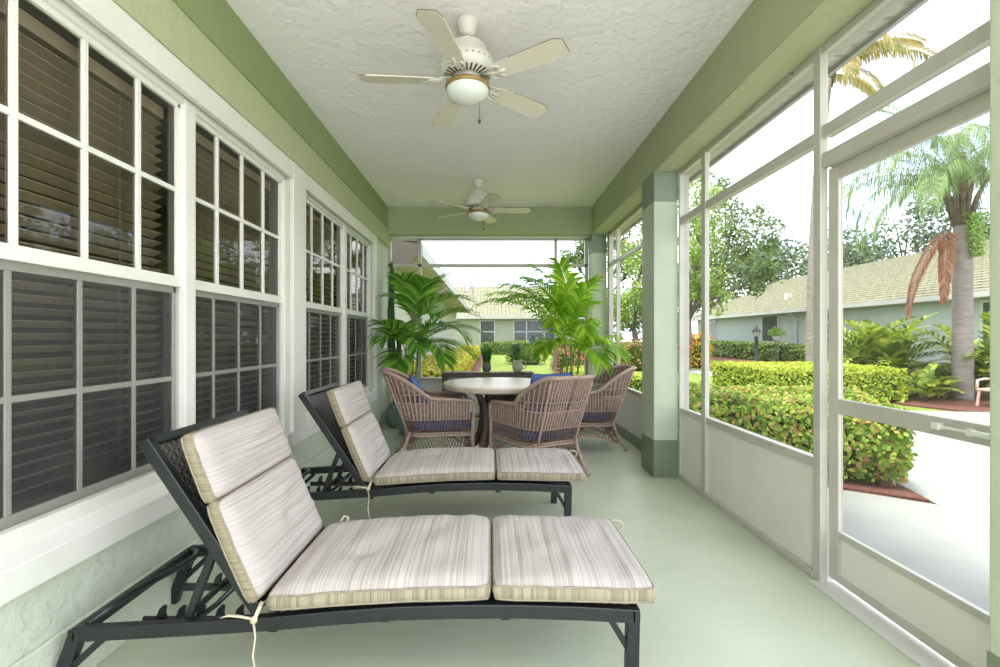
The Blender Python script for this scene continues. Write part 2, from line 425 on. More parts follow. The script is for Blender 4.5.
window('window_1', W1[0], W1[1], 2.31, None, [1.21, 1.484, 1.745, 2.01], [2.59, 2.85, 3.117], 'near pair of white gridded house windows')
window('window_2', W2[0], W2[1], 4.795, None, [3.965, 4.225, 4.49], [5.08, 5.33, 5.58], 'far pair of white gridded house windows')
S('trim_11', MB().box(XL, XL+.032, W1[1], W2[0], .416, 2.468), M['trim'], 'white casing between the two window pairs', 'trim', bevel=.004)
S('trim_13', MB().box(XL, XL+.032, W2[1], W2[1]+.10, .416, 2.468), M['trim'], 'white casing at the far side of the far windows', 'trim', bevel=.004)
S('wall_inside', MB().box(-3.1, -3.0, .2, 6.7, 0, 2.7).box(-3.0, -1.66, .2, 6.7, 2.6, 2.7).box(-3.0, -1.66, .2, 6.7, -.02, .05)
  .box(-3.0, -1.66, .2, .3, 0, 2.7).box(-3.0, -1.66, 6.6, 6.7, 0, 2.7), M['inside'], 'dim room behind the windows', 'wall')
def blind(y0, y1, lab):
    r = thing('window_blind', lab, 'blind', (-1.60, y0, 0), 0, 'horizontal blinds behind the house windows')
    L = y1-y0
    MB().box(-.03, .03, 0, L, 2.245, 2.30).build('head_rail', M['blind'], r)
    b = MB(); z = 2.215
    t = R(-25)
    while z > .66:
        dx = .024*math.cos(t); dz = .024*math.sin(t)
        b.add([(-dx,0,z+dz),(dx,0,z-dz),(dx,L,z-dz),(-dx,L,z+dz),(-dx,0,z+dz-.003),(dx,0,z-dz-.003),(dx,L,z-dz-.003),(-dx,L,z+dz-.003)],
              [(0,1,2,3),(4,7,6,5),(0,4,5,1),(1,5,6,2),(2,6,7,3),(3,7,4,0)])
        z -= .044
    b.build('slats', M['blind'], r)
    MB().box(-.025, .025, 0, L, .60, .625).build('bottom_rail', M['blind'], r)
    c = MB()
    for f in (.2, .8): c.tube([(.03, L*f, 2.25), (.03, L*f, .62)], .0015, 4)
    c.build('ladder_cord', M['blind'], r)
blind(.93, 2.26, 'horizontal slat blind behind the nearest, largest window at the left edge')
blind(2.36, 3.36, 'horizontal slat blind behind the second window, above the near lounger backrest')
blind(3.67, 4.74, 'horizontal slat blind behind the third window, left half of the far pair')
blind(4.85, 5.76, 'horizontal slat blind behind the farthest window beside the palm')

# ------------------------------------------------------------------ screens, right side and back
SX0, SX1 = 1.612, 1.66
def screen_y(root, y0, y1, z0, z1, x=1.645):
    MB().add([(x,y0,z0),(x,y1,z0),(x,y1,z1),(x,y0,z1)], [(0,1,2,3)]).build('screen_mesh', M['screen'], root)
def bar_y(root, y0, y1, z0, z1, n='rail', x0=SX0, x1=SX1):
    MB().box(x0, x1, y0, y1, z0, z1).build(n, M['alu'], root, bevel=.003)
r = struct('window_3', 'white framed insect screen bays between the door and the middle column', 'screen')
bar_y(r, 2.331, 4.015, 2.575, 2.62, 'head_frame', SX0, 1.70)
bar_y(r, 2.331, 4.015, 2.155, 2.215)
bar_y(r, 2.331, 4.015, .555, .60, 'sill_rail')
MB().box(1.602, 1.641, 2.282, 2.331, 0, 2.62).build('post', M['alu'], r, bevel=.003)
MB().box(1.604, 1.637, 3.508, 3.572, 0, 2.62).build('post', M['alu'], r, bevel=.003)
MB().box(1.607, 1.69, 3.985, 4.015, 0, 2.62).build('jamb', M['alu'], r, bevel=.003)
screen_y(r, 2.331, 3.508, .6, 2.58); screen_y(r, 3.572, 3.985, .6, 2.58)
sm = MB()
for y, z in ((3.985, 2.42), (3.985, 1.9), (3.985, 1.1), (3.0, 2.6), (2.5, 2.6), (3.5, 2.6), (2.7, .58)):
    sm.lathe([(.006, 0), (.006, .004)], (SX0-.003, y, z), 8)
sm.build('screw_head', M['rust'], r)
r2 = struct('window_4', 'white framed insect screen bay between the middle column and the far corner', 'screen')
bar_y(r2, 4.33, YB, 2.575, 2.62, 'head_frame', SX0, 1.70); bar_y(r2, 4.33, YB, 2.16, 2.20); bar_y(r2, 4.33, YB, .555, .60, 'sill_rail')
MB().box(SX0, SX1+.01, 6.36, YB, 0, 2.60).build('jamb', M['alu'], r2, bevel=.003)
MB().box(SX0, SX1, 5.98, 6.01, .6, 2.60).build('post', M['alu'], r2, bevel=.003)
MB().box(SX0, SX1, 4.33, 4.37, 0, 2.60).build('jamb', M['alu'], r2, bevel=.003)
screen_y(r2, 4.37, 5.98, .6, 2.58); screen_y(r2, 6.01, 6.36, .6, 2.58)
kw = MB()
for a, b in ((2.331, 3.508), (3.572, 3.985), (4.37, 6.36)):
    kw.box(1.630, 1.645, a, b, .02, .56)
S('wall_right', kw, M['panel'], 'low off-white panels below the side screens', 'wall')
S('baseboard_right', MB().box(1.600, 1.665, 2.335, 3.98, 0, .035).box(1.600, 1.665, 4.37, 6.4, 0, .035), M['alu'], 'metal sill under the side panels', 'sill', bevel=.004)
S('trim_14', MB().box(1.585, 1.625, 4.335, 6.466, 0, .10), M['beam_base'], 'dark green curb below the far side panels', 'curb', bevel=.004)
# back
r3 = struct('window_5', 'white framed insect screen across the far end', 'screen')
BY = 6.70
def bx(n, x0, x1, z0, z1, m='alu', y0=BY-.02, y1=BY+.03): MB().box(x0, x1, y0, y1, z0, z1).build(n, M[m], r3, bevel=.003)
bx('head_frame', XL, 1.607, 2.575, 2.62); bx('rail', XL, 1.40, 2.195, 2.24); bx('sill_rail', XL, 1.607, .585, .625, 'alu', BY-.05)
bx('mullion', -1.03, -.975, .62, 2.60); bx('mullion', .915, .955, .62, 2.60)
bx('jamb', XL, XL+.045, 0, 2.60); bx('jamb', 1.35, 1.40, .6, 2.60)
for a, b in ((XL+.045, -1.03), (-.975, .915), (.955, 1.35)):
    MB().add([(a,BY+.005,.62),(b,BY+.005,.62),(b,BY+.005,2.58),(a,BY+.005,2.58)], [(0,1,2,3)]).build('screen_mesh', M['screen'], r3)
S('wall_back', MB().box(XL+.045, 1.40, BY-.01, BY+.02, 0, .59), M['panel'], 'low panel wall below the far screen', 'wall')
# door
dr = struct('door_1', 'white aluminium screen door at the right', 'door')
DX0, DX1 = 1.655, 1.68
def db(n, y0, y1, z0, z1, m='alu', x0=DX0, x1=DX1): return MB().box(x0, x1, y0, y1, z0, z1).build(n, M[m], dr, bevel=.003)
db('door_stile', 2.235, 2.30, .03, 2.02); db('door_stile', 1.24, 1.31, .03, 2.02)
db('top_rail', 1.31, 2.235, 1.955, 2.02); db('middle_rail', 1.31, 2.235, .835, .905); db('kick_rail', 1.31, 2.235, .245, .275)
db('kick_panel', 1.31, 2.235, .06, .25, 'panel', DX0+.01, DX1-.008); db('bottom_rail', 1.31, 2.235, .03, .065)
db('door_frame_head', 1.0, 2.28, 2.02, 2.09, 'alu', SX0, SX1+.02); db('transom_bar', 1.0, 2.28, 2.165, 2.225, 'alu', SX0, SX1)
db('transom_post', 1.25, 1.30, 2.09, 2.6, 'alu', SX0, SX1)
db('transom_head', 1.0, 2.28, 2.575, 2.62, 'alu', SX0, 1.70)
for z0, z1 in ((.275, .835), (.905, 1.955)):
    MB().add([(1.67,1.31,z0),(1.67,2.235,z0),(1.67,2.235,z1),(1.67,1.31,z1)], [(0,1,2,3)]).build('screen_mesh', M['screen'], dr)
for z0, z1 in ((2.09, 2.165), (2.225, 2.58)):
    MB().add([(1.64,1.0,z0),(1.64,2.28,z0),(1.64,2.28,z1),(1.64,1.0,z1)], [(0,1,2,3)]).build('screen_mesh', M['screen'], dr)
dc = MB().tube([(1.645, 1.62, .872), (1.645, 1.30, .872)], .011, 12).tube([(1.645, 1.72, .872), (1.645, 1.62, .872)], .005, 8)
dc.box(1.632, 1.67, 1.715, 1.74, .862, .885).box(1.635, 1.67, 1.60, 1.615, .86, .885)
dc.build('door_closer', M['trim'], dr, smooth=False)
S('trim_15', MB().box(1.56, 1.84, 1.0, 2.30, -.03, .012), M['added_patio'], 'pale concrete threshold under the screen door', 'threshold', bevel=.004)

# ------------------------------------------------------------------ ceiling fans
def fan(loc, rz, label):
    r = thing('ceiling_fan', label, 'ceiling fan', loc, rz, 'white ceiling fans with bowl lights')
    r.scale = (1, 1, .92)
    MB().lathe([(.060, 0), (.060, -.018), (.055, -.03), (.042, -.080), (.030, -.095), (.01, -.095)]).build('canopy', M['fan'], r, smooth=True)
    MB().lathe([(.012, -.09), (.012, -.17)]).lathe([(.02, -.10), (.028, -.115), (.02, -.13)]).build('down_rod', M['fan'], r, smooth=True)
    MB().lathe([(.03, -.15), (.09, -.155), (.108, -.17), (.112, -.215), (.118, -.222), (.116, -.23), (.138, -.24), (.152, -.265),
                (.152, -.305), (.135, -.335), (.07, -.350), (.06, -.352)], seg=40).build('motor_housing', M['fan'], r, smooth=True)
    v = MB()
    for k in range(28):
        a = 2*PI*k/28; c, s = math.cos(a), math.sin(a)
        t = Vector((-s, c, 0))*.0045
        for (r0, z0, r1, z1) in ((.079, -.3505, .130, -.3385),):
            p = Vector((c*r0, s*r0, z0)); q = Vector((c*r1, s*r1, z1))
            v.add([p-t, p+t, q+t, q-t, p-t+Vector((0,0,.004)), p+t+Vector((0,0,.004)), q+t+Vector((0,0,.004)), q-t+Vector((0,0,.004))],
                  [(0,1,2,3),(7,6,5,4),(0,4,5,1),(1,5,6,2),(2,6,7,3),(3,7,4,0)])
        for (ro, zo, h) in ((.1475, -.268, .02),):
            p = Vector((c*ro, s*ro, zo)); q = Vector((c*(ro+.0055), s*(ro+.0095), zo-h))
            v.add([p-t, p+t, q+t, q-t], [(0,1,2,3)])
    v.build('vent_slots', M['ventdark'], r)
    MB().lathe([(.065, -.345), (.062, -.375), (.05, -.38), (.05, -.395), (.08, -.40)]).build('switch_housing', M['fan'], r, smooth=True)
    MB().lathe([(.05, -.392), (.115, -.395), (.126, -.405), (.128, -.42), (.118, -.43), (.10, -.43)], seg=40).build('brass_ring', M['brass'], r, smooth=True)
    bw = [(.12, -.425)] + [(.12*math.cos(a), -.43-.075*math.sin(a)) for a in [R(x) for x in (5, 15, 30, 45, 60, 75, 86)]]
    MB().lathe(bw, seg=40).build('glass_bowl', M['opal'], r, smooth=True)
    ch = MB().tube([(.06, -.03, -.41), (.062, -.03, -.60)], .0016, 5).lathe([(.002, 0), (.008, -.008), (.009, -.018), (.003, -.028)], (.062, -.03, -.598), 10)
    ch.build('pull_chain', M['ventdark'], r)
    for k in range(5):
        a = 2*PI*k/5
        rot = Matrix.Rotation(a, 4, 'Z') @ Matrix.Translation((0, 0, -.375)) @ Matrix.Rotation(R(-13), 4, 'X')
        n = 10; top = []; bot = []
        o = [(.19, -.050), (.30, -.058), (.45, -.064), (.555, -.067), (.585, -.052), (.60, -.045), (.60, .045), (.585, .052), (.555, .067), (.45, .064), (.30, .058), (.19, .050), (.175, .03), (.175, -.03)]
        b = MB(); b.prism(o, -.003, .003); b.v = [tuple(rot @ Vector(p)) for p in b.v]
        bo = b.build('blade', M['blade'], r)
        e = MB(); pth = [rot @ Vector((x*1.002, y*1.01, .002)) for x, y in o[2:9]]
        e.tube(pth, .0028, 4).tube([rot @ Vector((x, y*1.01, .002)) for x, y in (o[1], o[2])], .0025, 4)
        e.build('worn_edge', M['blade_edge'], bo)
        ir = MB()
        for sgn in (-1, 1):
            ir.tube([rot @ Vector(p) for p in [(.10, sgn*.012, .022), (.14, sgn*.02, .012), (.165, sgn*.042, -.006), (.20, sgn*.048, -.010), (.225, sgn*.036, -.010), (.215, sgn*.018, -.010), (.195, sgn*.02, -.010)]], .006, 6)
        ir.tube([rot @ Vector(p) for p in [(.09, 0, .024), (.15, 0, .0), (.20, 0, -.009), (.25, 0, -.009)]], .008, 6)
        ir.build('blade_iron', M['fan'], r, smooth=True)
    return r
fan((-.127, 2.66, CZ), R(39), 'white five blade ceiling fan with bowl light, nearer and larger of two')
fan((-.137, 5.36, CZ), R(1), 'white five blade ceiling fan with bowl light, farther one by the end beam')

# ------------------------------------------------------------------ sun loungers
def lounger(loc, label):
    r = thing('sun_lounger', label, 'sun lounger', loc, 0, 'black framed sun loungers side by side')
    Wd = .62
    pts = [(.475, .268), (.3, .278), (.1, .284), (-.1, .284), (-.3, .278), (-.5, .264), (-.7, .245), (-1.0, .226), (-1.36, .206)]
    for y in (.015, Wd-.015):
        MB().sweep([(x, y, z) for x, z in pts], .03, .046).build('side_rail', M['black'], r, bevel=.004)
    MB().box(.46, .49, .0, Wd, .268, .314).build('foot_rail', M['black'], r, bevel=.006)
    MB().box(-1.375, -1.345, 0, Wd, .206, .246).build('head_rail', M['black'], r, bevel=.006)
    for x, z in ((.05, .262), (-.35, .255), (-.72, .222)):
        MB().box(x-.015, x+.015, .03, Wd-.03, z, z+.03).build('cross_rail', M['black'], r, bevel=.003)
    for y in (.018, Wd-.018):
        MB().bar((.468, y, .29), (.462, y, 0), .034, .042, (1, 0, 0)).build('leg', M['black'], r, bevel=.004)
        MB().bar((.395, y, .275), (.458, y, .17), .02, .016, (0, 1, 0)).build('leg_brace', M['black'], r, bevel=.002)
        MB().bar((-1.355, y, .22), (-1.435, y, 0), .034, .045, (1, 0, 0)).build('leg', M['black'], r, bevel=.004)
        MB().bar((-1.27, y, .21), (-1.40, y, .09), .022, .02, (0, 1, 0)).build('leg_brace', M['black'], r, bevel=.002)
    # woven sling under the seat
    sl = MB()
    def f(u, v):
        x = .45-u*1.18
        z = .315 - .006*math.sin(PI*v) - .05*max(0, (-x-.2))
        return (x, .03+v*(Wd-.06), z)
    sl.grid(f, 12, 4); sl.build('seat_weave', M['rattan'], r, solid=.01)
    # backrest
    A = Vector((-.757, 0, .305)); B = Vector((-1.13, 0, .862)); d = (B-A).normalized(); nrm = Vector((d.z, 0, -d.x))
    bk = MB()
    for y in (.015, Wd-.015): bk.bar(A+Vector((0, y, 0)), B+Vector((0, y, 0)), .028, .042, nrm)
    bk.bar(B+Vector((.0, 0, 0))-d*.015, B+Vector((0, Wd, 0))-d*.015, .03, .042, nrm)
    bk.bar(A+Vector((0, 0.02, 0))+d*.02, A+Vector((0, Wd-.02, 0))+d*.02, .025, .025, nrm)
    bo = bk.build('backrest_frame', M['black'], r, bevel=.004)
    ws = MB(); ws.grid(lambda u, v: A+d*(.03+u*.62)+Vector((0, .028+v*(Wd-.056), 0))+nrm*(.008-.02*math.sin(PI*v)), 10, 6)
    ws.build('backrest_weave', M['rattan'], r, solid=.008)
    # notched racks
    for y in (.075, Wd-.33):
        k = MB(); z0 = .222
        k.box(-1.18, -.74, y-.005, y+.005, z0, z0+.026)
        for t in range(5):
            x = -1.12+t*.066
            k.prism_y([(x-.016, z0+.02), (x+.020, z0+.02), (x+.015, z0+.040), (x+.019, z0+.062), (x+.009, z0+.066), (x-.003, z0+.054), (x-.009, z0+.038)], y-.005, y+.005)
        k.build('notched_rack', M['black'], r)
    q = A+d*.27
    for y in (.045, Wd-.30):
        MB().bar((q.x, y, q.z-.01), (-1.015, y, .24), .024, .028, (0, 1, 0)).build('support_strut', M['black'], r, bevel=.003)
        MB().tube([(-1.005, y+.03, .235), (-.93, y+.03, .29), (-.86, y+.03, .36)], .009, 8).build('link_rod', M['black'], r, smooth=True)
    MB().bar((-1.015, .03, .262), (-1.015, Wd-.29, .262), .016, .016).build('strut_bar', M['black'], r)
    MB().tube([(-1.33, .03, .25), (-1.30, .10, .275), (-1.27, .22, .285), (-1.25, .36, .275), (-1.26, .48, .262), (-1.30, .56, .25), (-1.34, .59, .24)], .0125, 8).build('handle_tube', M['black'], r, smooth=True)
    return r

def pad(root, name, P, th, y0, y1, crown, seed, nu=34, nv=26, tuft=True):
    """a stuffed pad whose base line runs through the points P (x,z)"""
    P = [Vector((p[0], 0, p[1])) for p in P]
    rg = random.Random(seed)
    def base(u):
        f = u*(len(P)-1); i = min(int(f), len(P)-2); t = f-i
        a = P[i].lerp(P[i+1], t); d = (P[i+1]-P[i]).normalized()
        return a, Vector((d.z, 0, -d.x)) if d.z < -0.05 and False else Vector((-d.z, 0, d.x))
    tdim = [(rg.uniform(.3, .7), rg.uniform(.35, .65))] if tuft else []
    off = rg.uniform(0, 50)
    def edge(u, v): return (max(0, 1-abs(2*u-1)**5)**.5)*(max(0, 1-abs(2*v-1)**5)**.5)
    def pull(u, v):
        # soft corners
        cx = abs(2*u-1)**8; cy = abs(2*v-1)**8
        uu = u+(0.5-u)*.03*cy*0+(0.5-u)*.025*cy*cx; vv = v+(.5-v)*.03*cx*cy
        uu += (.5-u)*.012*(1-cx)*0
        return uu, vv
    def top(u, v):
        uu, vv = pull(u, v); a, n = base(uu)
        h = th*(.97+.05*noise.noise(Vector((u*6+off, v*2, 0)))) + crown*edge(u, v)
        h += .011*noise.noise(Vector((u*4+off, v*3, 3)))*edge(u, v) + .006*noise.noise(Vector((u*13+off, v*4, 7)))*min(1, edge(u, v)*2)
        for (tu, tv) in tdim:
            dd = ((u-tu)**2*1.0+(v-tv)**2); h -= .012*math.exp(-dd/.006)
        y = y0+(y1-y0)*vv + .004*noise.noise(Vector((u*8+off, 0, 1)))*(1-2*v)
        return a + n*h + Vector((0, y, 0))
    def bot(u, v):
        uu, vv = pull(u, v); a, n = base(uu); return a + n*(.002) + Vector((0, y0+(y1-y0)*vv, 0)) - n*.004*edge(u, v)
    m = MB(); m.grid(top, nu, nv)
    sz = '_z' if P[0].z-P[-1].z > .1 else ''
    o = m.build(name, M['cushion'+sz], root, smooth=True)
    sd = MB()
    loop = [(i/nu, 0) for i in range(nu)] + [(1, j/nv) for j in range(nv)] + [(1-i/nu, 1) for i in range(nu)] + [(0, 1-j/nv) for j in range(nv)]
    n = len(loop); K = 5; c = (P[0]+P[-1])/2 + Vector((0, (y0+y1)/2, 0))
    for k in range(K+1):
        for (u, v) in loop:
            t = k/K; p = bot(u, v).lerp(top(u, v), t)
            d = Vector((0, (v-.5)*2 if v in (0, 1) else 0, 0)); dd = (P[-1]-P[0]).normalized()
            if u in (0, 1): d += dd*((u-.5)*2)
            p = p + d*.007*math.sin(PI*t)*(1+.5*noise.noise(Vector((u*30+off, v*30, 0))))
            sd.v.append(tuple(p))
    for k in range(K):
        for i in range(n):
            j = (i+1) % n; sd.f.append((k*n+i, k*n+j, (k+1)*n+j, (k+1)*n+i))
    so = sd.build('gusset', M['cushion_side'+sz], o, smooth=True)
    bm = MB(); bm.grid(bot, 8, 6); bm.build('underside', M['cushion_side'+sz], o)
    pp = MB().tube([top(u, v) for u, v in loop], .0032, 6, closed=True); pp.tube([bot(u, v) for u, v in loop], .0038, 6, closed=True)
    pp.build('piping', M['cord'], o, smooth=True)
    return o
def cushion(loc, label, seed):
    r = thing('lounger_cushion', label, 'cushion', loc, 0, 'striped lounger cushions')
    y0, y1 = -.015, .575
    pad(r, 'pad', [(.012, .354), (.18, .352), (.35, .348), (.535, .343)], .046, y0, y1, .026, seed)
    pad(r, 'pad', [(-.72, .318), (-.5, .336), (-.25, .350), (.002, .354)], .044, y0, y1, .036, seed+1)
    # back pads lean on the backrest: base line runs from top to bottom so the pads face the sitter
    pad(r, 'pad', ([(-.915, .655), (-.852, .50), (-.778, .338)]), .038, y0, y1, .030, seed+2)
    pad(r, 'pad', ([(-.998, .875), (-.960, .77), (-.918, .662)]), .038, y0, y1, .026, seed+3, tuft=False)
    t = MB(); K = Vector((-.735, -.03, .335))
    t.tube([K+Vector((.0, .02, .01)), K, K+Vector((-.01, -.012, -.03))], .007, 6)
    t.tube([K+Vector((-.012, -.012, -.025)), K+Vector((-.05, -.02, -.012)), K+Vector((-.085, -.022, -.008)), K+Vector((-.11, -.02, -.016))], [.006, .0065, .006, .004], 6, flat=.5)
    t.tube([K+Vector((-.012, -.012, -.03)), K+Vector((-.004, -.014, -.08)), K+Vector((-.012, -.014, -.14)), K+Vector((.0, -.016, -.20)), K+Vector((.012, -.016, -.245))], [.006, .005, .006, .005, .004], 6, flat=.5)
    t.lathe([(.003, -.012), (.011, -.006), (.011, .006), (.003, .012)], tuple(K+Vector((-.01, -.012, -.028))), 8)
    t.build('tie', M['tie'], r, smooth=True)
    t2 = MB(); c = Vector((.522, .560, .375))
    t2.tube([c+Vector((.0+.034*(1+math.cos(a)), .0, .026*math.sin(a)*.9-.01)) for a in [R(x) for x in range(-150, 151, 25)]], .0045, 6)
    t2.build('tie', M['tie'], r, smooth=True)
    t3 = MB().tube([(-.67, .585, .37), (-.66, .60, .39), (-.64, .60, .385), (-.65, .59, .36)], .006, 6); t3.build('tie', M['tie'], r, smooth=True)
    return r
lounger((0, 1.525, 0), 'black metal framed sun lounger nearest the camera with raised back')
lounger((0, 2.80, 0), 'black metal framed sun lounger beyond the near one, by the window casing')
cushion((0, 1.525, 0), 'beige striped cushion on the nearest sun lounger', 3)
cushion((.03, 2.80, 0), 'beige striped cushion on the farther sun lounger', 17)

# ------------------------------------------------------------------ wicker chairs
def shell_pt(a, z, grow=0):
    """a: signed distance round the U from the middle of the back; z height"""
    sg = 1 if a >= 0 else -1; d = abs(a); rr = .15; hb = .15
    if d < hb: x, y = -.30, d
    elif d < hb+rr*PI/2:
        an = (d-hb)/rr; x = -.30+rr*(1-math.cos(an)); y = hb+rr*math.sin(an)
    else: x = -.30+rr+(d-hb-rr*PI/2); y = hb+rr
    rk = 1-min(1, max(0, (d-.14)/.30)); rk = rk*rk*(3-2*rk)
    x -= rk*.42*max(0, z-.28)
    y += .04*rk*max(0, z-.3)
    if z < .28: x -= rk*(.28-z)*.42*(1 if d < .4 else 0); y += rk*(.28-z)*.1
    return Vector((x, sg*y, z))
TOT = .15+.15*PI/2+.42
def topz(a):
    d = abs(a); t = min(1, max(0, (d-.20)/.26)); t = t*t*(3-2*t)
    return .865*(1-t)+.615*t - (.02*((d-.46)/.35) if d > .46 else 0)
def wicker_chair(loc, rz, label):
    r = thing('wicker_armchair', label, 'armchair', loc, rz, 'taupe wicker armchairs round the table')
    N = 58
    # solid woven bands
    sh = MB()
    def band(a0, a1, z0f, z1f, nv=5, nu=50):
        sh.grid(lambda u, v: shell_pt(a0+(a1-a0)*u, z0f(a0+(a1-a0)*u)+(z1f(a0+(a1-a0)*u)-z0f(a0+(a1-a0)*u))*v), nu, nv)
    band(-TOT, TOT, lambda a: .27, lambda a: .30, 1)
    band(-.42, .42, lambda a: .42, lambda a: min(.58, topz(a)), 4)
    band(-TOT, -.42, lambda a: .42, lambda a: topz(a)-.005, 4, 20); band(.42, TOT, lambda a: .42, lambda a: topz(a)-.005, 4, 20)
    band(-.40, .40, lambda a: min(.66, topz(a)), lambda a: topz(a), 4)
    sh.build('woven_panel', M['wicker'], r, smooth=True, solid=.007)
    rib = MB()
    for i in range(N+1):
        a = -TOT+2*TOT*i/N; zt = topz(a)
        zs = [.42+(zt-.42)*k/6 for k in range(7)]
        rib.tube([shell_pt(a, z) for z in zs], .0078, 5, caps=False)
    rib.build('upright_canes', M['wicker_rim'], r, smooth=True)
    lat = MB(); dl = 2*TOT/N
    for i in range(N+1):
        for s in (-1, 1):
            a0 = -TOT+2*TOT*i/N; a1 = a0+s*dl*1.0
            if abs(a1) <= TOT: lat.tube([shell_pt(a0, .30), shell_pt(a1, .42)], .0042, 4, caps=False)
            if abs(a0) < .40 and abs(a1) < .42 and topz(a0) > .6:
                lat.tube([shell_pt(a0, .58), shell_pt(a1, min(.66, topz(a1)))], .0042, 4, caps=False)
            zb0 = arch(a0)
            a2 = a0+s*dl*1.8
            if abs(a2) <= TOT: lat.tube([shell_pt(a0, .27), shell_pt(a2, max(arch(a2), .08))], .0034, 4, caps=False)
    # front apron
    for i in range(26):
        for s in (-1, 1):
            y = -.28+.56*i/25; y2 = min(.29, max(-.29, y+s*.03))
            lat.tube([(.275, y, .27), (.275, y2, .12+.10*(1-(abs(y2)/.29)**2))], .0034, 4, caps=False)
    lat.build('open_lattice', M['wicker'], r)
    rim = MB()
    pts = [shell_pt(-TOT+2*TOT*i/60, topz(-TOT+2*TOT*i/60)+.004) for i in range(61)]
    front = lambda s: [Vector((.305, s*.30, .575)), Vector((.315, s*.30, .53)), Vector((.305, s*.30, .44))]
    rim.tube(list(reversed(front(-1)))+pts+front(1), .019, 9)
    for k, p in enumerate(pts[::1]): pass
    rim.build('rolled_rim', M['wicker_rim'], r, smooth=True)
    rg = MB()
    for z, rd in ((.275, .012), (.425, .006), (.30, .007)):
        rg.tube([shell_pt(-TOT+2*TOT*i/50, z) for i in range(51)], rd, 6)
    for z in (.58, .66):
        rg.tube([shell_pt(-.40+.80*i/30, min(z, topz(-.40+.8*i/30))) for i in range(31)], .006, 6)
    rg.tube([(.275, -.30, .28), (.285, 0, .285), (.275, .30, .28)], .015, 8)
    rg.tube([shell_pt(-TOT+2*TOT*i/60, arch(-TOT+2*TOT*i/60)) for i in range(61)], .010, 6)
    rg.tube([(.275, y/100*.29, .12+.10*(1-(y/100)**2)) for y in range(-100, 101, 20)], .009, 6)
    rg.build('seat_ring', M['wicker_rim'], r, smooth=True)
    MB().box(-.27, .27, -.27, .27, .285, .30).build('seat_base', M['wicker'], r)
    for s in (-1, 1):
        MB().tube([(.305, s*.30, .45), (.30, s*.30, .30), (.30, s*.30, .15), (.305, s*.30, 0)], [.019, .018, .017, .016], 8).build('leg', M['wicker_rim'], r, smooth=True)
        MB().tube([shell_pt(s*.22, .30), shell_pt(s*.22, .20)+Vector((-.01, 0, 0)), Vector((-.37, s*.235, .10)), Vector((-.43, s*.255, 0.0))], [.018, .017, .016, .015], 8).build('leg', M['wicker_rim'], r, smooth=True)
        MB().tube([shell_pt(s*.20, z/100) + Vector((-.010, 0, 0)) for z in range(28, 87, 6)], .011, 7).build('back_stile', M['wicker_rim'], r, smooth=True)
    return r
def arch(a):
    d = abs(a)
    if d < .22: return .10+.06*(1-(d/.22)**2)
    t = (d-.22)/(TOT-.22); return .07+.10*math.sin(PI*t)
def soft_box(mb, cx, cy, cz, sx, sy, sz, e=.35, nu=28, nv=16, rot=None):
    def sp(c, e): return math.copysign(abs(c)**e, c)
    def f(u, v):
        a = 2*PI*u; b = PI*(v-.5)
        p = Vector((sx/2*sp(math.cos(b), e*.9)*sp(math.cos(a), e), sy/2*sp(math.cos(b), e*.9)*sp(math.sin(a), e), sz/2*sp(math.sin(b), .8)))
        if rot: p = rot @ p
        return p+Vector((cx, cy, cz))
    mb.grid(f, nu, nv)
CH = [((-.51, 4.70, 0), R(10), 'wicker armchair with a blue pillow at the left of the round table', 'left'),
      ((.42, 4.30, 0), R(120), 'wicker armchair seen from behind, in front of the round table', 'middle'),
      ((1.00, 5.18, 0), R(181), 'wicker armchair at the right, backed up to the low screen wall', 'right')]
for i, (loc, rz, lab, w_) in enumerate(CH):
    if i == 0: ch0 = wicker_chair(loc, rz, lab)
    else:
        c = copy_tree(ch0); c.location = loc; c.rotation_euler = (0, 0, rz); c['label'] = lab
    sc_ = thing('seat_cushion', {'left': 'navy blue seat cushion in the left wicker armchair', 'middle': 'navy blue seat cushion in the wicker armchair seen from behind',
                 'right': 'navy blue seat cushion in the right wicker armchair by the screen'}[w_], 'cushion', (loc[0], loc[1], .30), rz, 'navy seat cushions in the armchairs')
    m = MB(); soft_box(m, .0, 0, .065, .57, .575, .125); m.build('cushion_body', M['blue_dark'], sc_, smooth=True)
    z = MB().tube([(.0+.275*math.copysign(abs(math.cos(a))**.35, math.cos(a)), .28*math.copysign(abs(math.sin(a))**.35, math.sin(a)), .088) for a in [2*PI*k/48 for k in range(48)]], .004, 5, closed=True)
    z.build('piping', M['blue'], sc_)
def pillow(loc, rz, tilt, w, h, lab):
    p = thing('throw_pillow', lab, 'pillow', loc, rz, 'blue pillows in the armchairs')
    m = MB()
    def f(sg):
        def g(u, v):
            x = (u-.5)*w; y = (v-.5)*h
            e = max(0, (1-(2*u-1)**4))*max(0, (1-(2*v-1)**4))
            k = 1-.06*(1-abs(2*u-1)**2)*abs(2*v-1)**2; k2 = 1-.06*(1-abs(2*v-1)**2)*abs(2*u-1)**2
            q = Vector((sg*.06*e**.6, x*k2, y*k)); return Matrix.Rotation(tilt, 3, 'Y') @ q + Vector((0, 0, h/2))
        return g
    m.grid(f(1), 14, 14); m.grid(f(-1), 14, 14); m.build('pillow_body', M['blue'], p, smooth=True)
    g = f(0); b = [(i/14, 0) for i in range(14)]+[(1, i/14) for i in range(14)]+[(1-i/14, 1) for i in range(14)]+[(0, 1-i/14) for i in range(14)]
    MB().tube([g(u, v) for u, v in b], .004, 5, closed=True).build('piping', M['blue_dark'], p)
pillow((-.71, 4.665, .432), R(10), R(-24), .44, .40, 'blue pillow leaning in the left wicker armchair')
pillow((.505, 4.15, .432), R(120), R(-20), .44, .47, 'blue pillow behind the back of the middle wicker armchair')

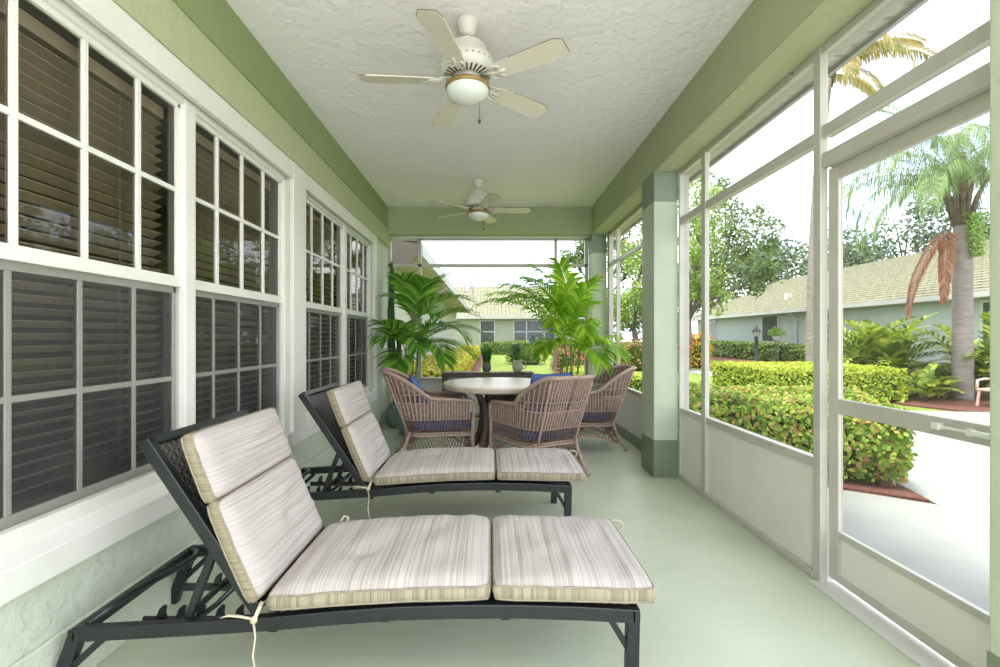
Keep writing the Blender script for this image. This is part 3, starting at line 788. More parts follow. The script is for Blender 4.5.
# ------------------------------------------------------------------ round table
t = thing('round_table', 'round pale stone topped dining table on a woven splayed base', 'table', (.10, 4.80, 0))
top = MB().lathe([(.55, .690), (.572, .695), (.578, .705), (.578, .730), (.570, .740), (.30, .741), (.005, .741)], seg=64)
top.build('tabletop', M['stone'], t, smooth=False)
MB().lathe([(.50, .672), (.573, .685), (.5805, .70), (.5805, .722), (.57, .724)], seg=64).build('edge_band', M['stone_edge'], t)
for k in range(4):
    a = R(45+90*k+8); c, s = math.cos(a), math.sin(a)
    def q(rad, z): return Vector((c*rad, s*rad, z))
    n = [(-.0, .50), (.09, .50)]
    L_ = MB()
    outer = [(.42, .68), (.35, .65), (.27, .57), (.225, .47), (.22, .36), (.25, .22), (.32, .10), (.44, 0)]
    L_.tube([q(x, z) for x, z in outer], [.02, .022, .026, .032, .036, .034, .03, .024], 8)
    inner = [(.17, .68), (.155, .58), (.165, .46), (.165, .34), (.18, .22), (.25, .12), (.38, .015)]
    L_.tube([q(x, z) for x, z in inner], [.025, .028, .034, .04, .034, .026, .018], 8)
    L_.build('leg', M['bark_wood'], t, smooth=True)
MB().lathe([(.13, .24), (.16, .30), (.155, .46), (.13, .56), (.17, .675)], seg=20).build('hub', M['bark_wood'], t, smooth=True)
ri = MB().lathe([(.36, .66), (.37, .675), (.35, .69), (.33, .675)], seg=40).build('under_ring', M['bark_wood'], t)

# ------------------------------------------------------------------ console table with pots
c = thing('console_table', 'dark slatted wooden console table behind the round table', 'table', (-.03, 6.30, 0))
fr = MB().box(-.60, .60, -.14, -.115, .665, .715).box(-.60, .60, .115, .14, .665, .715).box(-.60, -.575, -.14, .14, .665, .715).box(.575, .60, -.14, .14, .665, .715)
fr.build('apron', M['slat'], c, bevel=.003)
sl = MB()
for k in range(34):
    x = -.59+k*.0358; sl.box(x-.012, x+.012, -.145, .145, .715, .735)
sl.build('slatted_top', M['slat'], c)
for x in (-.575, .575):
    for y in (-.12, .12): MB().box(x-.022, x+.022, y-.02, y+.02, 0, .665).build('leg', M['slat'], c, bevel=.003)
MB().box(-.56, .56, -.11, .11, .14, .16).build('shelf', M['slat'], c)
p = thing('potted_grass', 'small grey pot of upright green grass on the console table', 'plant', (-.045, 6.28, .735))
MB().lathe([(.035, 0), (.055, .02), (.062, .07), (.052, .11), (.055, .125), (.045, .125), (.042, .10)]).build('pot', M['potgrey'], p, smooth=True)
def blades(mb, n, rad, h, spread, w=.006, seed=1, bend=.4):
    g = random.Random(seed)
    for i in range(n):
        a = g.uniform(0, 2*PI); r0 = rad*g.random()**.5; hh = h*g.uniform(.6, 1); an = g.uniform(0, 2*PI)
        p0 = Vector((r0*math.cos(a), r0*math.sin(a), 0)); d = Vector((math.cos(a), math.sin(a), 0))*spread*g.uniform(.2, 1)
        sd = Vector((math.cos(an), math.sin(an), 0))*w
        p1 = p0+Vector((0, 0, hh*.55))+d*.35; p2 = p0+Vector((0, 0, hh))+d
        mb.add([p0-sd, p0+sd, p1+sd, p1-sd, p2], [(0,1,2,3), (3,2,4)])
b = MB(); blades(b, 170, .04, .27, .07, .006, 2); b.v = [(x, y, z+.10) for x, y, z in b.v]; b.build('grass_blades', M['grassleaf'], p)
p = thing('pitcher_plant', 'cream handled jug of silvery green sprigs on the console table', 'plant', (.37, 6.28, .735))
MB().lathe([(.045, 0), (.068, .03), (.075, .075), (.06, .115), (.055, .14), (.062, .16), (.052, .16), (.045, .13)]).build('jug', M['cream'], p, smooth=True)
MB().tube([(.058, 0, .14), (.105, 0, .135), (.118, 0, .09), (.10, 0, .05), (.068, 0, .045)], .008, 8).build('jug_handle', M['cream'], p, smooth=True)
def sprig(mb, n, h, spread, ls, seed):
    g = random.Random(seed)
    for i in range(n):
        a = g.uniform(0, 2*PI); e = g.uniform(0, 1); d = Vector((math.cos(a)*spread*e, math.sin(a)*spread*e, h*g.uniform(.6, 1)*(1-.35*e*e)))
        for k in range(12):
            t_ = .2+.8*k/11; q = d*t_+Vector((0, 0, 0)); an = g.uniform(0, 2*PI)
            l = Vector((math.cos(an), math.sin(an), g.uniform(.1, .9))).normalized()*ls; s_ = l.cross(Vector((g.uniform(-1, 1), g.uniform(-1, 1), .4))).normalized()*ls*.22
            mb.add([q, q+l*.5+s_, q+l, q+l*.5-s_], [(0,1,2,3)])
b = MB(); sprig(b, 60, .28, .16, .035, 5); b.v = [(x, y, z+.12) for x, y, z in b.v]; b.build('sprigs', M['herb'], p)

# little things under the console
p = thing('glass_lantern', 'small clear glass lantern on the console shelf', 'lantern', (-.30, 6.26, .16))
MB().lathe([(.06, 0), (.065, .01), (.07, .05), (.06, .12), (.035, .15), (.03, .19)]).build('glass_body', M['opal'], p, smooth=True)
MB().tube([(-.05, 0, .17), (-.03, 0, .27), (.03, 0, .27), (.05, 0, .17)], .004, 6).build('wire_handle', M['steel'], p, smooth=True)
p = thing('blue_bucket', 'blue bucket on the floor behind the round table', 'bucket', (-.28, 5.98, 0))
MB().lathe([(.07, 0), (.075, .01), (.09, .22), (.094, .225), (.09, .23), (.085, .225), (.072, .02)]).build('bucket_body', M['blue'], p, smooth=True)
MB().tube([(-.09, 0, .22), (-.07, .06, .25), (0, .09, .26), (.07, .06, .25), (.09, 0, .22)], .004, 6).build('bail', M['steel'], p)
p = MB().lathe([(.06, .0), (.065, .01), (.065, .3), (.05, .34), (.045, .34)], (.34, 6.25, .16), 20).build('yellow_canister', M['yellow'], smooth=True)
tag(p, 'yellow canister on the console shelf behind the table base', 'canister')

# ------------------------------------------------------------------ potted palms
def frond(mb, rm, base, az, el, L, droop, ll, n=16, w=.017, seed=0, vang=60, ldroop=.25, sweep=0, start=.18):
    g = random.Random(seed); P = []; p = Vector(base); e = el; K = 24; a = az
    for k in range(K+1):
        P.append(p.copy()); p = p + Vector((math.cos(a)*math.cos(e), math.sin(a)*math.cos(e), math.sin(e)))*(L/K)
        e -= droop/K*(0.4+1.2*k/K); a += sweep/K
    rm.tube(P, [.008*(1-.75*k/K) for k in range(K+1)], 4, caps=False)
    for i in range(n):
        f = start+(1-start)*i/(n-1); k = min(K-1, int(f*K)); q = P[k].lerp(P[k+1], f*K-k)
        t_ = (P[k+1]-P[k]).normalized(); sd = t_.cross(Vector((0, 0, 1)))
        if sd.length < .05: sd = Vector((-math.sin(a), math.cos(a), 0))
        sd.normalize(); up = sd.cross(t_).normalized()
        le = ll*(.55+.45*math.sin(PI*min(1, f*.9+.12)))*g.uniform(.85, 1.1)
        va = R(vang*(1-.5*f))
        for s in (-1, 1):
            d = (t_*math.cos(va)+sd*s*math.sin(va)+up*.22).normalized()
            m1 = q+d*le*.45; d2 = (d+Vector((0, 0, -ldroop*(1+g.random())))).normalized(); m2 = m1+d2*le*.3
            d3 = (d2+Vector((0, 0, -ldroop*1.2))).normalized(); m3 = m2+d3*le*.28
            ws = d.cross(up).normalized()*w
            if ws.length < 1e-6: ws = sd*w
            q0 = q+up*.002*g.random()
            mb.add([q0-ws*.4, q0+ws*.4, m1+ws, m1-ws, m2+ws*.75, m2-ws*.75, m3], [(0,1,2,3), (3,2,4,5), (5,4,6)])
def palm_plant(loc, label, fr, stems, potr, poth, leafm, seed, k=1.0, wl=.0155, ld=.22):
    r = thing('potted_palm', label, 'palm', loc, 0, 'potted palms in the far corners')
    pr = [(potr*.55, 0), (potr*.8, .02), (potr, poth*.4), (potr*.97, poth*.7), (potr*.78, poth*.92), (potr*.84, poth), (potr*.74, poth), (potr*.7, poth*.86)]
    MB().lathe(pr).build('pot', M['teal'], r, smooth=True)
    MB().lathe([(potr*.70, poth*.84), (.01, poth*.87)]).build('soil', M['soil'], r)
    g = random.Random(seed)
    st = MB(); tips = []
    for (dx, dy, h) in stems:
        P = [Vector((dx*.15, dy*.15, poth*.8)), Vector((dx*.5, dy*.5, h*.5)), Vector((dx*.9, dy*.9, h*.8)), Vector((dx, dy, h))]
        st.tube(P, [.016, .014, .015, .010], 7); tips.append(P[-1])
    st.build('canes', M['cane'], r, smooth=True)
    lf = MB(); rm = MB()
    for i, (ti, az, el, L, dr_, ll, sw) in enumerate(fr):
        frond(lf, rm, tips[ti], R(az), R(el), L*k, R(dr_), ll, n=22, seed=seed*50+i, sweep=R(sw), w=wl, ldroop=ld)
    if loc[0] < 0:
        for mm in (lf, rm): mm.v = [(x if x > -.40 else -.40-.06*(1-math.exp((x+.40)/.06)), y, z) for (x, y, z) in mm.v]
    lf.build('fronds', leafm, r); rm.build('frond_ribs', M['cane'], r)
    return r
frA = [(0, -10, 60, .85, 95, .34, 0), (0, 5, 35, .80, 70, .34, 0), (0, -35, 45, .78, 110, .34, 10), (1, -70, 45, .75, 110, .36, 0), (1, 100, 65, .7, 90, .3, 0),
       (1, -110, 55, .62, 110, .34, 0), (2, 20, 75, .85, 60, .34, 0), (2, -60, 70, .8, 80, .36, 0), (2, 170, 75, .55, 85, .3, 0), (0, -55, 15, .72, 85, .36, 0),
       (1, -90, 10, .65, 80, .36, 0), (2, -20, 50, .85, 80, .34, 0), (0, 25, 10, .72, 60, .34, 0), (2, -100, 80, .7, 70, .34, 0), (1, -40, 25, .7, 90, .36, 0), (2, 70, 50, .6, 90, .32, 0), (1, -130, 65, .6, 85, .32, 0)]
palm_plant((-.97, 5.85, 0), 'dark green potted palm at the left far corner by the last window', frA,
           [(.08, -.05, 1.12), (-.06, -.10, 1.02), (.0, .08, 1.35)], .20, .36, M['frond'], 4, 1.03, .017)
frB = [(0, 192, 58, 1.2, 85, .38, 0), (0, 170, 66, 1.15, 80, .38, 0), (0, 185, 74, 1.1, 80, .38, 0), (0, -170, 20, .55, 80, .32, 0), (1, -95, 60, .9, 120, .38, 0), (1, -50, 45, .62, 120, .38, 0),
       (1, -10, 50, .40, 120, .30, 0), (2, 90, 80, .7, 50, .36, 0), (2, 170, 78, .9, 45, .38, 0), (2, -120, 82, .85, 45, .38, 0), (2, -60, 76, .75, 60, .36, 0),
       (0, -125, 30, .6, 90, .36, 0), (1, -75, 25, .6, 100, .36, 0), (2, -10, 78, .45, 70, .32, 0), (0, -110, 55, .8, 90, .38, 0), (2, -150, 65, .9, 60, .38, 0), (1, 60, 60, .4, 90, .3, 0), (2, -165, 55, .95, 80, .36, 0)]
palm_plant((1.08, 6.12, 0), 'bright green potted palm at the right far corner by the corner column', frB,
           [(-.10, -.05, 1.05), (.06, -.08, 1.0), (-.02, .05, 1.25)], .18, .34, M['frond2'], 9, 1.12, .019, .40)
p = thing('teal_pot', 'round glazed teal pot with tall cactus against the left far corner', 'pot', (-1.22, 6.30, 0))
MB().lathe([(.11, 0), (.16, .04), (.185, .14), (.17, .24), (.12, .29), (.13, .31), (.11, .31), (.10, .27)]).build('pot', M['teal'], p, smooth=True)
cc = MB()
for dx, dy, h, rr in ((-.10, .02, 2.22, .036), (-.10, -.08, 1.75, .034), (.0, .0, 1.4, .034)):
    n = 16; o = len(cc.v); K = 14
    for k in range(K+1):
        z = .25+(h-.25)*k/K; f = (1 if k < K-1 else (.8 if k == K-1 else .2))*(.92+.1*math.sin(k*1.7)); x = dx*min(1, .2+1.6*k/K)
        for j in range(n):
            a = 2*PI*j/n; q = rr*f*(1.15 if j % 2 else .75); cc.v.append((x+q*math.cos(a), dy+q*math.sin(a), z))
    for k in range(K):
        for j in range(n):
            j2 = (j+1) % n; cc.f.append((o+k*n+j, o+k*n+j2, o+(k+1)*n+j2, o+(k+1)*n+j))
    cc.f.append(tuple(o+K*n+j for j in range(n)))
cc.build('cactus_stems', M['cactus'], p)

p = thing('birdhouse', 'tiny pale blue birdhouse hanging outside the far screen', 'birdhouse', (.62, 6.92, 1.10))
b = MB(); b.prism_y([(-.045, 0), (.045, 0), (.045, .07), (0, .12), (-.045, .07)], -.04, .04); b.build('house_body', M['birdhouse'], p)
b = MB(); b.bar((-.055, 0, .06), (.004, 0, .128), .10, .008, (0, 0, 1)); b.bar((.055, 0, .06), (-.004, 0, .128), .10, .008, (0, 0, 1)); b.build('house_roof', M['potgrey'], p)
MB().lathe([(.012, 0), (.012, .004)], (0, -.043, .05), 12).build('entrance_hole', M['ventdark'], p)
MB().tube([(0, 0, .125), (0, 0, 1.56)], .0018, 4).build('hanging_wire', M['steel'], p)

# ------------------------------------------------------------------ ground
def sheet(pts, z0, z1): return MB().prism(pts, z0, z1)
S('lawn', sheet([(-30, -12), (90, -12), (90, 110), (-30, 110)], -.3, -.06), M['lawn'], 'mown lawn round the houses', 'lawn')
S('added_patio', sheet([(-1.7, -9), (8.5, -9), (8.5, -1.3), (-1.7, -1.3)], -.2, -.02), M['added_patio'], 'added pale concrete slab behind the camera, bouncing daylight indoors', 'added_patio')  # slab added out of view to bounce daylight onto the ceiling
S('walkway', sheet([(1.68, -1.3), (8.5, -1.3), (9.6, 7.4), (6.2, 7.9), (4.6, 8.2), (3.98, 6.2), (3.26, 3.42), (2.6, 3.95), (1.68, 4.05)], -.2, -.02), M['walk'], 'pale concrete walkway outside the screen door', 'walkway')
S('garden_bed', sheet([(1.70, 4.0), (2.60, 3.90), (3.24, 3.46), (3.95, 6.0), (3.2, 7.4), (1.70, 8.2)], -.2, -.0), M['mulch'], 'red mulch bed under the near hedge', 'ground')
S('path', sheet([(7.1, 13.4), (7.9, 13.4), (7.75, 40), (6.9, 40)], -.2, -.045).prism([(7.1, 13.4), (7.9, 13.4), (12, 12.4), (12, 11.8)], -.2, -.046), M['walk'], 'narrow concrete path across the lawn', 'path')
S('garden_bed', sheet([(13.5, 16), (15.9, 16), (15.9, 34), (12.2, 34), (11.9, 21)], -.2, -.04), M['mulch'], 'red mulch strip along the neighbouring house', 'ground')
S('garden_bed', sheet([(-.75, 9), (-.38, 9), (-.38, 33), (-.75, 33)], -.2, -.03), M['mulch'], 'red mulch strip beside the golden hedge', 'ground')
S('garden_bed', sheet([(7.6, 8.6), (8.0, 7.62), (14, 7.2), (13, 12), (8, 12)], -.2, -.03), M['mulch'], 'red mulch bed round the palm beyond the door', 'ground')

# ------------------------------------------------------------------ hedges and shrubs
def leaf(mb, p, nrm, size, g, asp=.5):
    n = (nrm+Vector((g.uniform(-1, 1), g.uniform(-1, 1), g.uniform(-1, 1)))*.75).normalized()
    t_ = n.cross(Vector((g.uniform(-1, 1), g.uniform(-1, 1), g.uniform(-1, 1)))).normalized(); b_ = n.cross(t_)
    s = size*g.uniform(.7, 1.25)
    mb.add([p-t_*s*.5, p-b_*s*asp*.5, p+t_*s*.5, p+b_*s*asp*.5], [(0,1,2,3)])
def hedge(name, x0, x1, y0, y1, z1, n, size, m, label, cat='hedge', seed=1, rough=.04, group=None, poly=None, asp=.55):
    g = random.Random(seed); r = thing(name, label, cat, ((x0+x1)/2, (y0+y1)/2, 0), 0, group)
    hx, hy = (x1-x0)/2, (y1-y0)/2
    ins = size*.6
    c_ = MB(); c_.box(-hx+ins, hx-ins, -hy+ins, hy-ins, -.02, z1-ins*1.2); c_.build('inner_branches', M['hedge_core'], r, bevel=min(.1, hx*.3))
    mb = MB(); A = [(4*hx*hy), (2*hx*z1), (2*hx*z1), (2*hy*z1), (2*hy*z1)]; T = sum(A)
    for i in range(n):
        q = g.random()*T; u = g.uniform(-1, 1); v = g.uniform(0, 1)
        if q < A[0]: p = Vector((u*hx, (2*v-1)*hy, z1)); nn = Vector((0, 0, 1))
        elif q < A[0]+A[1]: p = Vector((u*hx, -hy, v*z1)); nn = Vector((0, -1, .3))
        elif q < sum(A[:3]): p = Vector((u*hx, hy, v*z1)); nn = Vector((0, 1, .3))
        elif q < sum(A[:4]): p = Vector((-hx, u*hy, v*z1)); nn = Vector((-1, 0, .3))
        else: p = Vector((hx, u*hy, v*z1)); nn = Vector((1, 0, .3))
        # round the upper edges, bumpy surface
        ex = max(0, abs(p.x)/hx-.85)/.15; ey = max(0, abs(p.y)/hy-.85)/.15; ez = max(0, p.z/z1-.8)/.2
        if p.z > z1*.99: p.z -= .10*z1*(ex**2+ey**2)
        b_ = noise.noise(Vector((p.x*1.8+seed, p.y*1.8, p.z*3)))*rough*1.6 + g.uniform(-1, .7)*size*.6
        p = p + nn.normalized()*b_
        if p.z < .03: p.z = .03
        leaf(mb, p, nn, size, g, asp)
    mb.build('leaves', m, r); return r
# near hedge as a shape of three overlapping clumps on one bed
def clump_hedge():
    g = random.Random(8); r = thing('shrub_hedge', 'nearest leafy hedge with green, yellow and reddish leaves outside the screens', 'hedge', (2.5, 4.2, 0))
    poly = [(1.78, 4.12), (2.62, 4.00), (3.24, 3.62), (3.62, 4.3), (3.75, 5.1), (3.2, 5.6), (1.9, 5.8), (1.78, 5.0)]
    poly = [(x-2.5, y-4.2) for x, y in poly]
    cx = sum(p[0] for p in poly)/len(poly); cy = sum(p[1] for p in poly)/len(poly)
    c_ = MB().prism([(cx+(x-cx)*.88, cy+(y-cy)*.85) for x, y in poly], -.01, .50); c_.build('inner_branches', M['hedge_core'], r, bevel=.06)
    mb = MB(); n = len(poly); E = []
    for i in range(n):
        a = Vector((*poly[i], 0)); b = Vector((*poly[(i+1) % n], 0)); E.append((a, b, (b-a).length))
    T = sum(e[2] for e in E)
    for i in range(24000):
        if g.random() < .5:
            q = g.random()*T
            for a, b, l in E:
                if q < l: break
                q -= l
            p = a.lerp(b, q/l); d = (b-a).normalized(); nn = Vector((d.y, -d.x, .3)); p.z = .06+g.random()*.54
            if p.z < .2: p -= Vector((nn.x, nn.y, 0))*.08*(.2-p.z)/.2*4*g.random()
        else:
            k = g.randrange(n); a = Vector((*poly[k], 0)); b = Vector((*poly[(k+1) % n], 0)); s = g.random()**.5; t_ = g.random()
            p = Vector((cx, cy, 0)).lerp(a.lerp(b, t_), s); nn = Vector((0, 0, 1)); p.z = .60 - .07*max(0, s-.85)/.15
        bb = noise.noise(Vector((p.x*2.4, p.y*2.4, p.z*4)))*.09+g.uniform(-.06, .035)
        p = p+nn.normalized()*bb; p.z = max(.04, p.z)
        leaf(mb, p, nn, .052, g, .62)
    mb.build('leaves', M['ixora'], r)
    st = MB()
    for i in range(26):
        k = g.uniform(0, 1); a = Vector((*poly[1], 0)).lerp(Vector((*poly[2], 0)), k) if i % 2 else Vector((*poly[2], 0)).lerp(Vector((*poly[3], 0)), k)
        a = a.lerp(Vector((cx, cy, 0)), .12); st.tube([a, a+Vector((g.uniform(-.05, .05), g.uniform(-.05, .05), .35))], .006, 4)
    st.build('stems', M['bark'], r)
clump_hedge()
hedge('clipped_hedge', 5.3, 7.9, 8.9, 11.2, .60, 15000, .07, M['yellowhedge'], 'clipped yellow green box hedge beyond the near hedge', seed=2, rough=.02)
hedge('clipped_hedge', 1.9, 3.1, 9.0, 12.0, .45, 3500, .055, M['yellowhedge'], 'low yellow green shrub row outside the far side screen', seed=12)
hedge('foundation_hedge', 14.1, 15.2, 23.2, 33.5, .86, 9000, .16, M['darkhedge'], 'dark green hedge under the neighbouring house wall, left of the near palm trunk', seed=3)
hedge('foundation_hedge', 14.1, 15.2, 17.8, 22.6, .80, 7000, .15, M['darkhedge'], 'dark green hedge under the neighbouring house wall, seen through the door', seed=4)
hedge('side_hedge', -1.95, -.72, 9.2, 33, .56, 16000, .10, M['goldhedge'], 'long golden yellow hedge along the white wing wall', seed=5, rough=.06)
hedge('rear_hedge', -.6, 12.5, 33.2, 34.2, .80, 9000, .15, M['darkhedge'], 'long green hedge in front of the rear house', seed=6)
hedge('flower_shrub', 2.2, 4.3, 15.2, 16.8, .80, 2600, .09, M['pinkflower'], 'pink flowering shrub behind the right potted palm', 'shrub', seed=7, rough=.15)
hedge('flower_shrub', 4.9, 7.4, 17.2, 18.8, .95, 2800, .10, M['pinkflower'], 'pink flowering shrub seen through the far side screen', 'shrub', seed=8, rough=.15)
hedge('croton_shrub', 8.0, 8.9, 18.8, 19.6, 1.25, 700, .16, M['croton'], 'orange and yellow croton shrub by the tree trunk', 'shrub', seed=9, rough=.1)
hedge('round_bush', .9, 2.3, 21, 22.4, 1.0, 1200, .12, M['darkhedge'], 'grey green bush on the lawn below the birdhouse', 'shrub', seed=10, rough=.15)

def fern(loc, n, L, m, label, seed, name='arching_shrub', ll=.20, h=.3):
    g = random.Random(seed); r = thing(name, label, 'shrub', loc); lf = MB(); rm = MB()
    for i in range(n):
        az = g.uniform(0, 2*PI); el = g.uniform(15, 80); b = Vector((g.uniform(-.3, .3), g.uniform(-.3, .3), g.uniform(0.02, h)))
        frond(lf, rm, b, az, R(el), L*g.uniform(.7, 1.1), R(g.uniform(50, 95)), ll, n=13, w=.032, seed=seed*99+i, ldroop=.12, start=.1)
    lf.build('fronds', m, r); rm.build('frond_ribs', M['cane'], r); return r
fern((8.85, 10.7, 0), 110, 1.45, M['shrubfrond'], 'large arching bright green shrub left of the palm trunk beyond the door', 31, ll=.30, h=.6)
fern((10.2, 9.7, 0), 90, 1.35, M['shrubfrond'], 'large arching bright green shrub right of the palm trunk beyond the door', 32, ll=.30, h=.6)
fern((8.45, 9.2, 0), 20, .7, M['shrubfrond'], 'low arching green shrub at the edge of the mulch bed', 33, ll=.16, h=.1)
gp = thing('ornamental_grass', 'tuft of pale ornamental grass by the neighbouring hedge', 'grass', (10.9, 14.0, -.03))
b = MB(); blades(b, 420, .75, .60, .22, .012, 40); b.build('grass_blades', M['herb'], gp)

# ------------------------------------------------------------------ trees
def tree(loc, crown, trunk_r, branches, nleaf, size, m, label, seed, name='tree', mt='bark', group=None):
    g = random.Random(seed); r = thing(name, label, 'tree', loc, 0, group)
    tk = MB(); cz = sum(c[2] for c in crown)/len(crown); cx = sum(c[0] for c in crown)/len(crown); cy = sum(c[1] for c in crown)/len(crown)
    fk = Vector((cx*.3, cy*.3, cz*.42))
    tk.tube([(0, 0, -.1), fk*.5+Vector((.1, 0, 0)), fk], [trunk_r*1.2, trunk_r, trunk_r*.85], 9)
    for c in crown:
        e = Vector(c[:3]); tk.tube([fk, fk.lerp(e, .5)+Vector((g.uniform(-.3, .3), g.uniform(-.3, .3), .2)), e], [trunk_r*.55, trunk_r*.35, trunk_r*.12], 6)
        for k in range(branches):
            d = Vector((g.uniform(-1, 1), g.uniform(-1, 1), g.uniform(-.3, 1))).normalized()
            tip = e+Vector((d.x*c[3], d.y*c[3], d.z*c[4]))*.9
            tk.tube([fk.lerp(e, .7), e.lerp(tip, .5), tip], [trunk_r*.2, trunk_r*.12, trunk_r*.04], 4)
    tk.build('trunk', M[mt], r, smooth=True)
    mb = MB(); W = [c[3]**2 for c in crown]; tot = sum(W)
    subs = []
    for c, w_ in zip(crown, W):
        for k in range(14):
            d = Vector((g.gauss(0, 1), g.gauss(0, 1), g.gauss(0, 1))).normalized()*g.uniform(.35, 1.0)
            subs.append((Vector(c[:3])+Vector((d.x*c[3], d.y*c[3], d.z*c[4])), c[3]*g.uniform(.22, .42)))
    for i in range(nleaf):
        c, rr = subs[g.randrange(len(subs))]
        d = Vector((g.gauss(0, 1), g.gauss(0, 1), g.gauss(0, 1))).normalized()
        p = c+d*rr*g.uniform(.6, 1.05)*Vector((1, 1, .7)).length/1.4
        leaf(mb, p, d+Vector((0, 0, .5)), size, g, .5)
    mb.build('crown', m, r); return r
GT = 'trees beyond the neighbouring house'
tree((9.4, 21.5, 0), [(.6, 0, 5.4, 1.5, 1.6), (2.0, .5, 7.2, 1.6, 1.6), (1.6, 0, 4.6, 1.6, 1.2), (3.1, .5, 5.6, 1.3, 1.6), (.2, 0, 7.6, 1.2, 1.4), (3.4, .3, 3.9, 1.2, .7)], .17, 4, 4600, .20, M['treeleaf'],
     'tall open branched tree seen between the screen posts', 51)
tree((7.2, 17.5, 0), [(.6, 0, 4.4, 1.0, 1.6), (.9, .5, 6.0, 1.1, 1.5), (.7, 0, 2.8, .8, .8)], .12, 4, 3200, .16, M['treeleaf_light'],
     'light yellow green tree just right of the middle column', 52)
tree((27, 42, 0), [(0, 0, 7, 5, 3.5), (5, 2, 8.5, 5, 3.5), (-4, 0, 6, 4, 3)], .5, 3, 6500, .45, M['treeleaf_dark'], 'dark leafy tree behind the roof ridge, left of the palm trunk', 53, group=GT)
tree((37, 42, 0), [(0, 0, 9, 5, 4), (5, 0, 10, 5, 4.5), (-3, 2, 8, 4, 3)], .5, 3, 6500, .45, M['treeleaf_dark'], 'dark leafy tree behind the roof, just left of the palm crown', 54, group=GT)
tree((46, 40, 0), [(0, 0, 9, 5, 4.5), (6, 0, 10, 5, 4.5)], .5, 3, 4500, .45, M['treeleaf_dark'], 'dark leafy tree behind the roof at the right edge', 55, group=GT)
tree((19, 47, 0), [(0, 0, 6, 4, 3), (4, 0, 7, 4, 3.5), (-3, 0, 5, 3, 2.5)], .4, 3, 4500, .40, M['treeleaf_dark'], 'dark tree past the far end of the neighbouring house', 56, group=GT)
tree((6.0, 27, 0), [(0, 0, 6.6, 1.5, 1.3), (1.8, 0, 7.4, 1.6, 1.4), (-1.2, 0, 5.8, .9, .8), (2.2, 0, 5.2, 1.6, 1.4)], .16, 4, 4200, .20, M['treeleaf'], 'loose crowned tree above the rear roof at the right', 57)
tree((7.4, 24, 0), [(0, 0, 3.4, 1.7, 1.6), (.5, 0, 5.6, 1.8, 1.5), (-.9, 0, 2.2, 1.2, 1.0)], .16, 3, 4200, .2, M['treeleaf_light'], 'yellow green tree seen through the far side screen', 58)
tree((10.5, 27, 0), [(0, 0, 3.2, 2.0, 1.8), (1.6, 0, 4.4, 1.8, 1.6), (-1.0, 0, 1.8, 1.5, 1.2)], .18, 3, 4200, .22, M['treeleaf_dark'], 'dark bushy tree at the far end of the lawn', 59)
tree((13, 52, 0), [(0, 0, 3.5, 2.6, 2.2), (3, 0, 4.5, 2.6, 2.2), (-3, 0, 3, 2.4, 2.0)], .2, 3, 4200, .3, M['treeleaf'], 'broad green tree line past the path', 60)

def queen_palm(loc, H, r0, fronds, leafm, label, seed, lean=(0, 0), lw=.009, ll=.66, nl=66, name='palm_tree'):
    g = random.Random(seed); r = thing(name, label, 'palm tree', loc)
    tk = MB(); P = []; rs = []
    for k in range(25):
        f = k/24; P.append((lean[0]*f*f, lean[1]*f*f, -.1+H*f)); rs.append(r0*(1.15-.2*f)*(1.03 if k % 2 else .98))
    tk.tube(P, rs, 14); tk.build('trunk', M['trunk'], r, smooth=True)
    top = Vector(P[-1])
    bs = MB()
    for k in range(12):
        a = g.uniform(0, 2*PI); bs.tube([top+Vector((math.cos(a)*r0*.7, math.sin(a)*r0*.7, -.25)), top+Vector((math.cos(a)*r0*1.5, math.sin(a)*r0*1.5, .25)), top+Vector((math.cos(a)*r0*2.6, math.sin(a)*r0*2.6, .6))], [.06, .04, .015], 6)
    bs.tube([top+Vector((0, 0, -.3)), top+Vector((0, 0, .5)), top+Vector((.05, 0, 1.1))], [r0*.85, r0*.6, .03], 10)
    bs.build('crown_shaft', M['bark'], r, smooth=True)
    lf = MB(); rm = MB()
    for i, (az, el, L, dr_) in enumerate(fronds):
        if 100 < az < 260 and lw < .02: L *= 1.22
        frond(lf, rm, top+Vector((0, 0, .2)), R(az), R(el), L, R(dr_), ll, n=nl, w=lw, seed=seed*77+i, ldroop=1.5, vang=62, start=.15)
    lf.build('fronds', leafm, r); rm.build('frond_ribs', M['cane'], r)
    return r, top
qf = [(180, 55, 2.6, 165), (165, 40, 2.5, 150), (200, 60, 2.6, 160), (150, 68, 2.7, 140), (215, 35, 2.3, 130), (235, 60, 2.4, 150), (190, 22, 2.1, 110), (120, 60, 2.4, 130),
      (270, 65, 2.4, 150), (310, 55, 2.4, 140), (0, 55, 2.5, 150), (40, 60, 2.4, 140), (80, 65, 2.4, 130), (180, 78, 2.6, 110), (250, 82, 2.6, 100), (345, 75, 2.5, 110), (60, 84, 2.4, 90), (175, 35, 2.4, 170)]
q2, tp = queen_palm((9.3, 9.25, 0), 3.75, .145, qf, M['queenleaf'], 'queen palm with drooping fronds and a brown dead frond beyond the door', 61)
d = MB(); dm = MB()
frond(d, dm, tp+Vector((-.15, 0, -.1)), R(180), R(-50), 2.1, R(40), .36, n=44, w=.016, seed=5, ldroop=1.6, vang=45)
frond(d, dm, tp+Vector((-.12, .1, -.1)), R(215), R(-62), 1.7, R(28), .34, n=40, w=.016, seed=6, ldroop=1.6, vang=45)
d.build('dead_frond', M['deadleaf'], q2); dm.build('dead_rib', M['spathe'], q2)
sd = MB(); g = random.Random(5)
for i in range(900):
    f = g.random(); p = tp+Vector((.05+g.gauss(0, .09)*(1.1-f*.5), -.22+g.gauss(0, .06), -.05-.85*f)); leaf(sd, p, Vector((0, -1, .2)), .05, g, .8)
sd.build('seed_cluster', M['seed'], q2)
